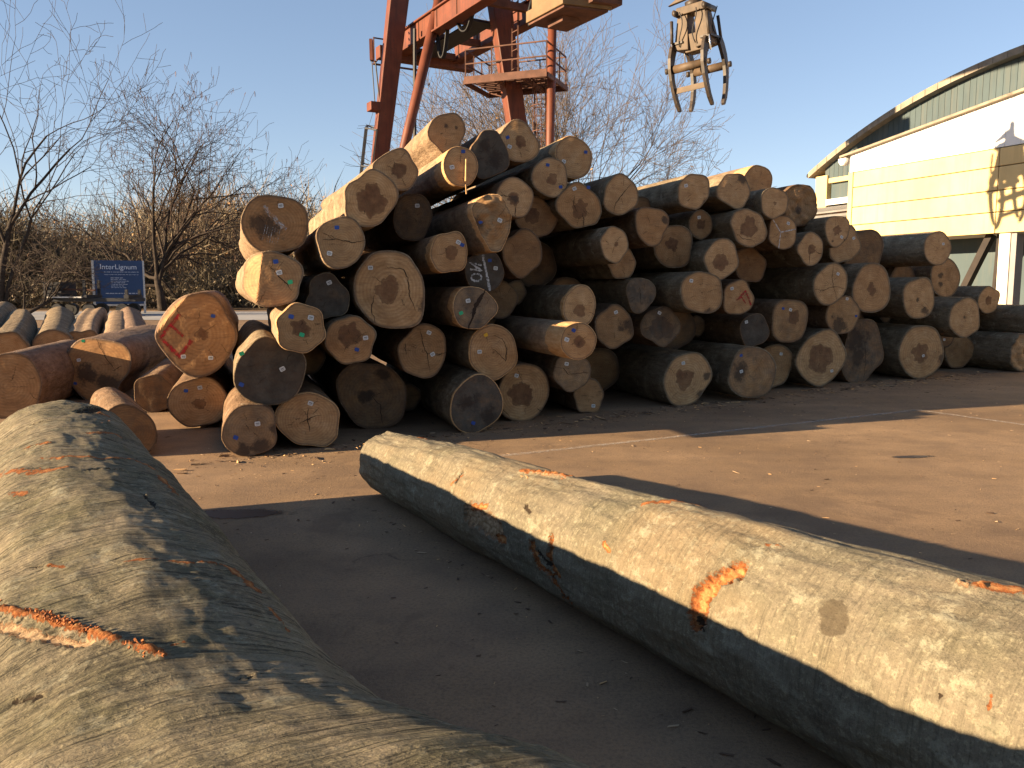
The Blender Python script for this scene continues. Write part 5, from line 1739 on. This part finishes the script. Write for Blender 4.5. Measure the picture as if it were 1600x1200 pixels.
# back wall of the canopy with windows
hbox('back_wall', -.5, 15.7, -6.2, -6.02, 1.9, 3.2, 'lilac')
hbox('back_plinth', -.5, 15.7, -6.2, -6.02, 0, .8, 'conc')
for i in range(13):
    x = -.3 + i * 1.24
    w = hbox('back_window', x + .06, x + 1.18, -6.12, -6.08, .82, 1.88, 'pane')
    hbox('mullion', x - .05, x + .05, -6.10, -5.97, .8, 3.2, 'mullion', None)
hbox('transom', -.4, 15.6, -6.02, -5.93, 1.86, 1.96, 'mullion')
hbox('crossbar', -.4, 15.6, -3.2, -3.05, 1.95, 2.1, 'dark_beam')
for x in (3.4, 8.2, 12.2): hbox('inner_post', x - .1, x + .1, -3.3, -3.0, 0, 3.2, 'mullion')

# machine under the canopy
mch = empty('sawmill_conveyor', tuple(WA + ww * 7.4 - wnv * 1.6), math.atan2(ww.y, ww.x), 'dark steel conveyor machine under the hall canopy', 'machine')
b = MB(); b.box((0, 0, 1.15), (3.0, .8, .55)); b.build('bed', M['dark_beam'], mch)
b = MB()
for x in (-1.3, -.4, .5, 1.3): b.box((x, 0, .44), (.16, .7, .87))
b.build('legs', M['brick'], mch)
b = MB()
for i in range(9): b.tube([(-1.35 + i * .33, -.42, 1.48), (-1.35 + i * .33, .42, 1.48)], .07, 10)
b.build('rollers', M['black_steel'], mch)
# floodlight on the corner
fl = empty('floodlight', tuple(WA + ww * -.80 + wnv * .02 + Vector((0, 0, 6.02))), math.atan2(ww.y, ww.x), 'small white floodlight on the corner of the white cladding', 'lamp')
b = MB()
b.prism([(-.22, -.12, .10), (.14, -.12, .10), (.12, -.12, -.02), (.02, -.12, -.14), (-.10, -.12, -.14), (-.20, -.12, -.02)], (0, 0, 0), (0, .24, 0))
bevel(b.build('housing', M['white_sheet'], fl), .02)
b = MB(); b.bar((0, 0, .08), (.22, 0, .12), .04); b.build('bracket', M['dark_beam'], fl)
# ------------------------------------------------------------------ bare trees
M['trunk'] = mat_bark('tree_bark', (0.028, 0.021, 0.017), (0.045, 0.034, 0.027), (0.075, 0.057, 0.044), (0.10, 0.08, 0.06))
M['twig'] = paint('twig_bark', (0.042, 0.029, 0.022), .9, .3)
M['twig_pale'] = paint('pale_twig_bark', (0.13, 0.095, 0.07), .9, .3)
M['pod'] = paint('dry_pod', (0.19, 0.11, 0.07), .8, .3)
M['leaf_dry'] = paint('dry_leaf', (0.30, 0.17, 0.08), .8, .4)


def tubes_mesh(name, polys, mats, smooth=True):
    """polys: list of (points, radii, sides)"""
    b = MB()
    for pts, rad, n in polys: b.tube(pts, rad, n, caps=False)
    return b.mesh(name, mats, smooth)


def grow(rg, start, dirn, length, rad, level, maxl, out, o):
    n = 6 if level == 0 else (5 if level < 3 else 3)
    pts, rr = [Vector(start)], [rad]
    d = Vector(dirn).normalized()
    seg = length / n
    wob = o['wob'] * (1 + .25 * level)
    for i in range(n):
        d = (d + Vector((rg.gauss(0, wob), rg.gauss(0, wob), rg.gauss(0, wob) + o['up'] * (.5 if level else .2)))).normalized()
        pts.append(pts[-1] + d * seg)
        rr.append(max(o['rmin'], rad * (1 - (i + 1) / n * (.45 if level < maxl else .7))))
    out.append((level, pts, rr))
    if level >= maxl: return
    kids = o['kids'][level]
    for c in range(kids):
        t = rg.uniform(o['t0'][level], 1.0) if c else 1.0
        f = t * n; i = min(int(f), n - 1)
        p = pts[i].lerp(pts[i + 1], f - i)
        base_d = (pts[i + 1] - pts[i]).normalized()
        ax_ = base_d.orthogonal().normalized()
        ax_ = Matrix.Rotation(rg.uniform(0, 6.28), 3, base_d) @ ax_
        ang_ = rg.uniform(*o['ang'][level]) * (.55 if c == 0 else 1)
        nd = Matrix.Rotation(ang_, 3, ax_) @ base_d
        grow(rg, p, nd, length * rg.uniform(*o['lr'][level]), max(o['rmin'], rr[i] * rg.uniform(.5, .72)), level + 1, maxl, out, o)


def make_tree(name, label, base, height, o, seed, stems, twig_mat='twig', pods=0, leaves=0, group='bare trees behind the yard'):
    rg = random.Random(seed)
    root = empty(name, tuple(base), 0, label, 'tree', group)
    out = []
    for (dx, dy, dirn, ln, rad) in stems:
        grow(rg, (dx, dy, -.05), dirn, ln, rad, 0, o['maxl'], out, o)
    big = [(p, r, 8 if l == 0 else 6) for l, p, r in out if l <= 1]
    mid = [(p, r, 4 if l == 2 else 3) for l, p, r in out if l >= 2]
    link_mesh('trunk', tubes_mesh('trunk', big, M['trunk']), root)
    link_mesh('crown', tubes_mesh('crown', mid, M[twig_mat]), root)
    tips = [p for l, p, r in out if l == o['maxl']]
    if pods:
        b = MB()
        for i in range(pods):
            p = rg.choice(tips)[-1]
            q = p + Vector((rg.gauss(0, .05), rg.gauss(0, .05), -rg.uniform(.18, .42)))
            b.tube([p, p.lerp(q, .5) + Vector((rg.gauss(0, .02), 0, 0)), q], [.009, .013, .006], 3, caps=False)
        b.build('seed_pods', M['pod'], root)['kind'] = 'stuff'
    if leaves:
        b = MB()
        for i in range(leaves):
            p = rg.choice(tips)[-1] + Vector((rg.gauss(0, .1), rg.gauss(0, .1), rg.gauss(0, .1)))
            u = Vector((rg.gauss(0, 1), rg.gauss(0, 1), rg.gauss(0, 1))).normalized() * rg.uniform(.05, .1)
            w = u.orthogonal() * .6
            b.add([p - u, p + w, p + u, p - w], [(0, 1, 2, 3)])
        b.build('dry_leaves', M['leaf_dry'], root)['kind'] = 'stuff'
    return root


def gpos(u, Y):
    p = at_depth(u, 480, Y)
    return Vector((p[0], Y, float(ground_z(p[0], Y))))


SPREAD = dict(maxl=5, wob=.10, up=.02, rmin=.009, kids=[8, 5, 5, 4, 3], t0=[.62, .25, .2, .15, .1], ang=[(.45, 1.15), (.4, .9), (.4, 1.0), (.4, 1.1), (.4, 1.2)], lr=[(1.5, 2.3), (.6, .9), (.5, .8), (.45, .75), (.4, .7)])
make_tree('bare_tree', 'spreading bare tree with hanging seed pods beside the blue sign', gpos(254, 38), 11, SPREAD, 12,
          [(0, 0, (.05, 0, 1), 2.3, .27)], pods=1300).scale = (.84, .84, .80)
T2 = dict(SPREAD); T2.update(lr=[(.8, 1.15), (.6, .85), (.5, .8), (.45, .75), (.4, .7)], t0=[.5, .25, .2, .15, .1], up=.09, wob=.09, kids=[3, 3, 3, 3, 2], ang=[(.3, .7), (.3, .8), (.35, .9), (.4, 1.0), (.4, 1.1)])
make_tree('bare_tree', 'tall thin-twigged bare tree at the end of the far log row', gpos(2, 33), 11, T2, 31,
          [(0, 0, (-.05, 0, 1), 4.4, .19), (.1, 0, (.12, .1, 1), 4.4, .10), (-.1, 0, (-.5, .1, 1), 4.2, .10)]).scale = (.85, .85, .92)
T3 = dict(SPREAD); T3.update(lr=[(.8, 1.15), (.6, .85), (.5, .8), (.45, .75), (.4, .7)], t0=[.5, .25, .2, .15, .1], up=.10, wob=.07, rmin=.010, kids=[5, 5, 4, 4, 3], ang=[(.25, .55), (.3, .7), (.3, .8), (.3, .9), (.4, 1.0)])
make_tree('bare_tree', 'pale bare tree with upswept twigs seen through the crane legs', gpos(845, 52), 16, T3, 43,
          [(0, 0, (0, 0, 1), 5.6, .26), (.3, .2, (.35, 0, 1), 5.4, .16), (-.4, 0, (-.4, .1, 1), 5.4, .16), (.2, -.3, (.7, 0, 1), 4.6, .12), (-.3, .2, (-.75, 0, 1), 4.6, .12), (0, .4, (.1, .3, 1), 6.0, .16)], 'twig_pale', leaves=160)
T4 = dict(SPREAD); T4.update(lr=[(.8, 1.15), (.6, .85), (.5, .8), (.45, .75)], maxl=4, up=-.01, kids=[4, 4, 4, 3], wob=.14)
make_tree('small_bare_tree', 'small crooked dark tree leaning over the far logs', gpos(34, 31), 3, T4, 55,
          [(0, 0, (.75, 0, 1), 2.0, .13), (0, .1, (.2, .1, 1), 1.6, .07)]).scale = (.62, .62, .7)
make_tree('small_bare_tree', 'slim leaning stem behind the spreading bare tree', gpos(292, 41), 4, T4, 58, [(0, 0, (-.45, 0, 1), 3.4, .11)])

# ------------------------------------------------------------------ scrub and undergrowth on the slope behind
def mat_scrub(name, a, b_, c_):
    k = NT(name, .9, .1)
    co = k.coord()
    f = k.noise(co, .16, 4, .6)
    g = k.noise(co, 1.6, 3, .6)
    col = k.ramp(f, [(.3, a), (.5, b_), (.7, c_)])
    col = k.mix(k.ramp(g, [(.4, 0.0), (.7, .5)]), col, tuple(x * .55 for x in a))
    return k.out(col)


M['scrub'] = mat_scrub('scrub_twigs', (0.17, 0.14, 0.10), (0.225, 0.18, 0.125), (0.27, 0.20, 0.135))
M['scrub_dark'] = mat_scrub('scrub_dark', (0.085, 0.075, 0.055), (0.125, 0.105, 0.074), (0.155, 0.122, 0.082))
M['brush_ground'] = mat_scrub('leaf_litter_slope', (0.10, 0.07, 0.045), (0.15, 0.10, 0.06), (0.19, 0.13, 0.08))


def scrub(name, label, n, xr, yr, hr, mat, seed, tw, leafy=0.0, mat2=None):
    rg = np.random.default_rng(seed)
    vs_, fs_ = [], []
    cnt = 0
    mi = []
    for i in range(n):
        y = rg.uniform(*yr)
        x = (rg.uniform(*xr)) * y / yr[0]
        z = float(ground_z(x, y))
        h = rg.uniform(*hr) * (.25 + 1.5 * (0.5 + 0.5 * float(fbm(np.array([x * .16]), np.array([y * .12]), None, 2)[0])))
        k_ = tw
        base = np.array([x, y, z]) + np.c_[rg.normal(0, .3, k_), rg.normal(0, .3, k_), np.zeros(k_)]
        start = base + np.c_[rg.normal(0, .5, k_), rg.normal(0, .5, k_), rg.uniform(0, .75, k_) * h]
        d = np.c_[rg.normal(0, .6, k_), rg.normal(0, .6, k_), rg.uniform(.2, 1.3, k_)]
        d /= np.linalg.norm(d, axis=1)[:, None]
        ln = rg.uniform(.25, .6, k_) * h
        mid = start + d * (ln * .5)[:, None]
        d2 = d + rg.normal(0, .35, (k_, 3)); d2 /= np.linalg.norm(d2, axis=1)[:, None]
        end = mid + d2 * (ln * .5)[:, None]
        s = np.cross(d, rg.normal(0, 1, (k_, 3))); s /= np.linalg.norm(s, axis=1)[:, None] + 1e-9
        w = rg.uniform(.010, .026, k_)[:, None] * (.6 + h * .12)
        P = np.stack([start - s * w, start + s * w, mid + s * w * .7, mid - s * w * .7, end], 1).reshape(-1, 3)
        vs_.append(P)
        b0 = cnt + np.arange(k_) * 5
        fs_.extend(np.stack([b0, b0 + 1, b0 + 2, b0 + 3], 1).tolist())
        fs_.extend(np.stack([b0 + 3, b0 + 2, b0 + 4], 1).tolist())
        mi += [0] * (2 * k_)
        cnt += 5 * k_
        nl = int(leafy * k_)
        if nl:
            c = base.mean(0) + np.c_[rg.normal(0, .55, nl), rg.normal(0, .55, nl), rg.uniform(.05, .95, nl) * h]
            u = rg.normal(0, 1, (nl, 3)); u /= np.linalg.norm(u, axis=1)[:, None]
            v = np.cross(u, rg.normal(0, 1, (nl, 3))); v /= np.linalg.norm(v, axis=1)[:, None]
            sz = rg.uniform(.05, .12, nl)[:, None]
            P = np.stack([c - u * sz, c + v * sz * .6, c + u * sz, c - v * sz * .6], 1).reshape(-1, 3)
            vs_.append(P)
            b0 = cnt + np.arange(nl) * 4
            fs_.extend(np.stack([b0, b0 + 1, b0 + 2, b0 + 3], 1).tolist())
            mi += [1] * nl
            cnt += 4 * nl
    me = bpy.data.meshes.new(name)
    me.from_pydata(np.concatenate(vs_).tolist(), [], fs_)
    me.materials.append(M[mat]); me.materials.append(M[mat2 or mat])
    me.polygons.foreach_set('material_index', mi)
    o = link_mesh(name, me)
    return tag(o, label, 'scrub', kind='stuff')


scrub('thicket', 'brown leafless thicket covering the slope behind the yard', 1000, (-38, 6), (47, 80), (2.6, 6.4), 'scrub', 1, 90, .5, 'leaf_dry')
scrub('undergrowth', 'low dark undergrowth along the edge of the yard', 520, (-33, -9), (41, 47), (.7, 2.0), 'scrub_dark', 2, 60, .5, 'scrub')
scrub('brush', 'dark tangled brush to the left of the blue sign', 90, (-27, -18.5), (43, 46), (2.4, 4.2), 'scrub_dark', 3, 150, .8, 'scrub_dark')
# leaf-littered bank under the scrub: a sheet on the ground
b = MB()
xs = np.linspace(-120, 60, 60); ys = np.linspace(40, 150, 24)
vt = [(x, y, float(ground_z(x, y)) + .02 + .25 * abs(float(vnoise(np.array([x * .3]), np.array([y * .3]))[0])) * min(1, max(0, (y - 41) / 4))) for y in ys for x in xs]
b.add(vt, [(j * 60 + i, j * 60 + i + 1, (j + 1) * 60 + i + 1, (j + 1) * 60 + i) for j in range(23) for i in range(59)])
tag(b.build('bank', M['brush_ground'], None, True), 'leaf-littered bank rising behind the yard', 'terrain', kind='structure')
# grass strip near the far logs
k = NT('grass_blades', .8, .2); co = k.coord(); k.out(k.ramp(k.noise(co, 1.2, 3), [(.35, (0.07, 0.10, 0.035)), (.65, (0.14, 0.17, 0.06))])); M['grass'] = k.mat
rg = np.random.default_rng(8)
n = 9000
gxx = rg.uniform(-17, -9, n); gyy = rg.uniform(18.5, 24, n)
gz = ground_z(gxx, gyy)
hh = rg.uniform(.03, .12, n); an = rg.uniform(0, 6.28, n)
P0_ = np.stack([gxx, gyy, gz], 1); dx = np.stack([np.cos(an), np.sin(an), np.zeros(n)], 1) * .008
tip = P0_ + np.stack([rg.normal(0, .03, n), rg.normal(0, .03, n), hh], 1)
P = np.stack([P0_ - dx, P0_ + dx, tip], 1).reshape(-1, 3)
me = bpy.data.meshes.new('grass')
me.from_pydata(P.tolist(), [], [(3 * i, 3 * i + 1, 3 * i + 2) for i in range(n)])
me.materials.append(M['grass'])
tag(link_mesh('grass', me), 'short green grass strip behind the far log row', 'grass', kind='stuff')

# pale road strip in front of the bank
M['road'] = paint('pale_road', (0.30, 0.29, 0.28), .85, .12, 1.0)
b = MB()
xs = np.linspace(-45, 12, 58)
vt = [(x, y, float(ground_z(x, y)) + .012) for y in (29.5, 33.5, 36.6) for x in xs]
b.add(vt, [(j * 58 + i, j * 58 + i + 1, (j + 1) * 58 + i + 1, (j + 1) * 58 + i) for j in range(2) for i in range(57)])
tag(b.build('road', M['road']), 'pale road strip passing behind the log yard', 'road', kind='structure')

# ------------------------------------------------------------------ blue sign
M['sign_blue'] = paint('sign_blue', (0.030, 0.062, 0.145), .45, .12, 1.5)
M['sign_text'] = paint('sign_lettering', (0.62, 0.66, 0.74), .5, .05)
M['sign_post'] = paint('galvanised_post', (0.50, 0.48, 0.45), .5, .12)
SY = 34.5
s0 = V3(at_depth(188, 475, SY)); sw = 68 / FPX * SY; sh = 67 / FPX * SY
gzs = float(ground_z(s0.x, SY))
sg = empty('yard_sign', (s0.x, SY, gzs), R(22), 'square dark blue company sign on pale posts', 'sign')
zb_ = s0.z - gzs
bd = MB(); bd.box((0, 0, zb_ + sh / 2), (sw, .06, sh)); bevel(bd.build('board', M['sign_blue'], sg), .008)
for x in (-sw / 2 - .05, sw / 2 + .02):
    b = MB(); b.box((x, .02, (zb_ + sh) / 2), (.09, .09, zb_ + sh)); b.build('post', M['sign_post'], sg)
b = MB(); b.box((0, -.02, zb_ - .04), (sw, .09, .07)); b.build('bottom_rail', M['sign_post'], sg)


def sign_text(txt, size, x, z, al='CENTER'):
    cu = bpy.data.curves.new('lettering', 'FONT')
    cu.body = txt; cu.size = size; cu.align_x = al; cu.extrude = .004
    o = bpy.data.objects.new('lettering', cu)
    COL.objects.link(o)
    dg = bpy.context.evaluated_depsgraph_get()
    me = bpy.data.meshes.new_from_object(o.evaluated_get(dg))
    bpy.data.objects.remove(o)
    me.materials.clear(); me.materials.append(M['sign_text'])
    return link_mesh('lettering', me, sg, (x, -.036, z), (R(90), 0, 0))


sign_text('InterLignum', .285, .0, zb_ + sh * .80)


def greek(x0, x1, z, h, seed):
    """rows of small lettering too far off to read: short bars of word length"""
    rg_ = random.Random(seed); b = MB(); x = x0
    while x < x1 - .03:
        w = min(rg_.uniform(.05, .17), x1 - x)
        n_ = max(1, int(w / .022))
        for i in range(n_):
            b.box((x + (i + .5) * w / n_, -.034, z + rg_.uniform(-.003, .003)), (w / n_ * .6, .006, h * rg_.uniform(.6, 1)))
        x += w + .025
    return b.build('small_lettering', M['sign_text'], sg)


greek(-sw * .30, sw * .42, zb_ + sh * .735, .030, 1)
greek(-sw * .30, sw * .44, zb_ + sh * .675, .022, 2)
for i in range(7): greek(-sw * .17 , sw * (.10 + .10 * ((i * 7) % 5) / 4), zb_ + sh * (.60 - i * .037), .034 if i < 1 else .026, 10 + i)
greek(-sw * .29, sw * .39, zb_ + sh * .245, .040, 30)

# ------------------------------------------------------------------ dark log trailer in front of the sign
tr = gpos(150, 32.2)
TR = empty('log_trailer', tuple(tr), R(2), 'low dark log trailer parked before the blue sign', 'trailer')
px_m = 32.2 / FPX
tx = lambda u: (u - 150) * px_m
b = MB(); b.box((tx(150), 0, .62), ((222 - 84) * px_m, .9, .14)); bevel(b.build('chassis', M['black_steel'], TR), .02)
b = MB()
b.box((tx(97), 0, 1.0), (26 * px_m, 1.2, .58))
for i in range(4): b.box((tx(97) + .02, -.62, .78 + i * .14), (27 * px_m, .05, .07))
b.build('toolbox', M['black_steel'], TR)
for u, hh_ in ((145, .62), (208, .26)):
    b = MB()
    b.box((tx(u), 0, .75), (.18, 1.3, .12))
    for y in (-.6, .6): b.box((tx(u), y, .75 + hh_ / 2), (.10, .08, hh_))
    b.build('bolster', M['black_steel'], TR)
for u in (103, 150, 200):
    for y in (-.5, .5):
        b = MB(); b.tube([(tx(u), y - .11, .24), (tx(u), y + .11, .24)], .24, 22)
        w = b.build('wheel', M['cable'], TR)
        b = MB(); b.tube([(tx(u), y - .12, .24), (tx(u), y + .12, .24)], .11, 16); b.build('rim', M['black_steel'], w)
b = MB(); b.box((tx(116), -.62, .72), (52 * px_m, .2, .05)); b.build('side_rail', M['sign_post'], TR)
b = MB(); b.bar((tx(110), -.4, 1.02), (tx(158), -.4, .98), .07); b.build('drawbar', M['crane_dark'], TR)
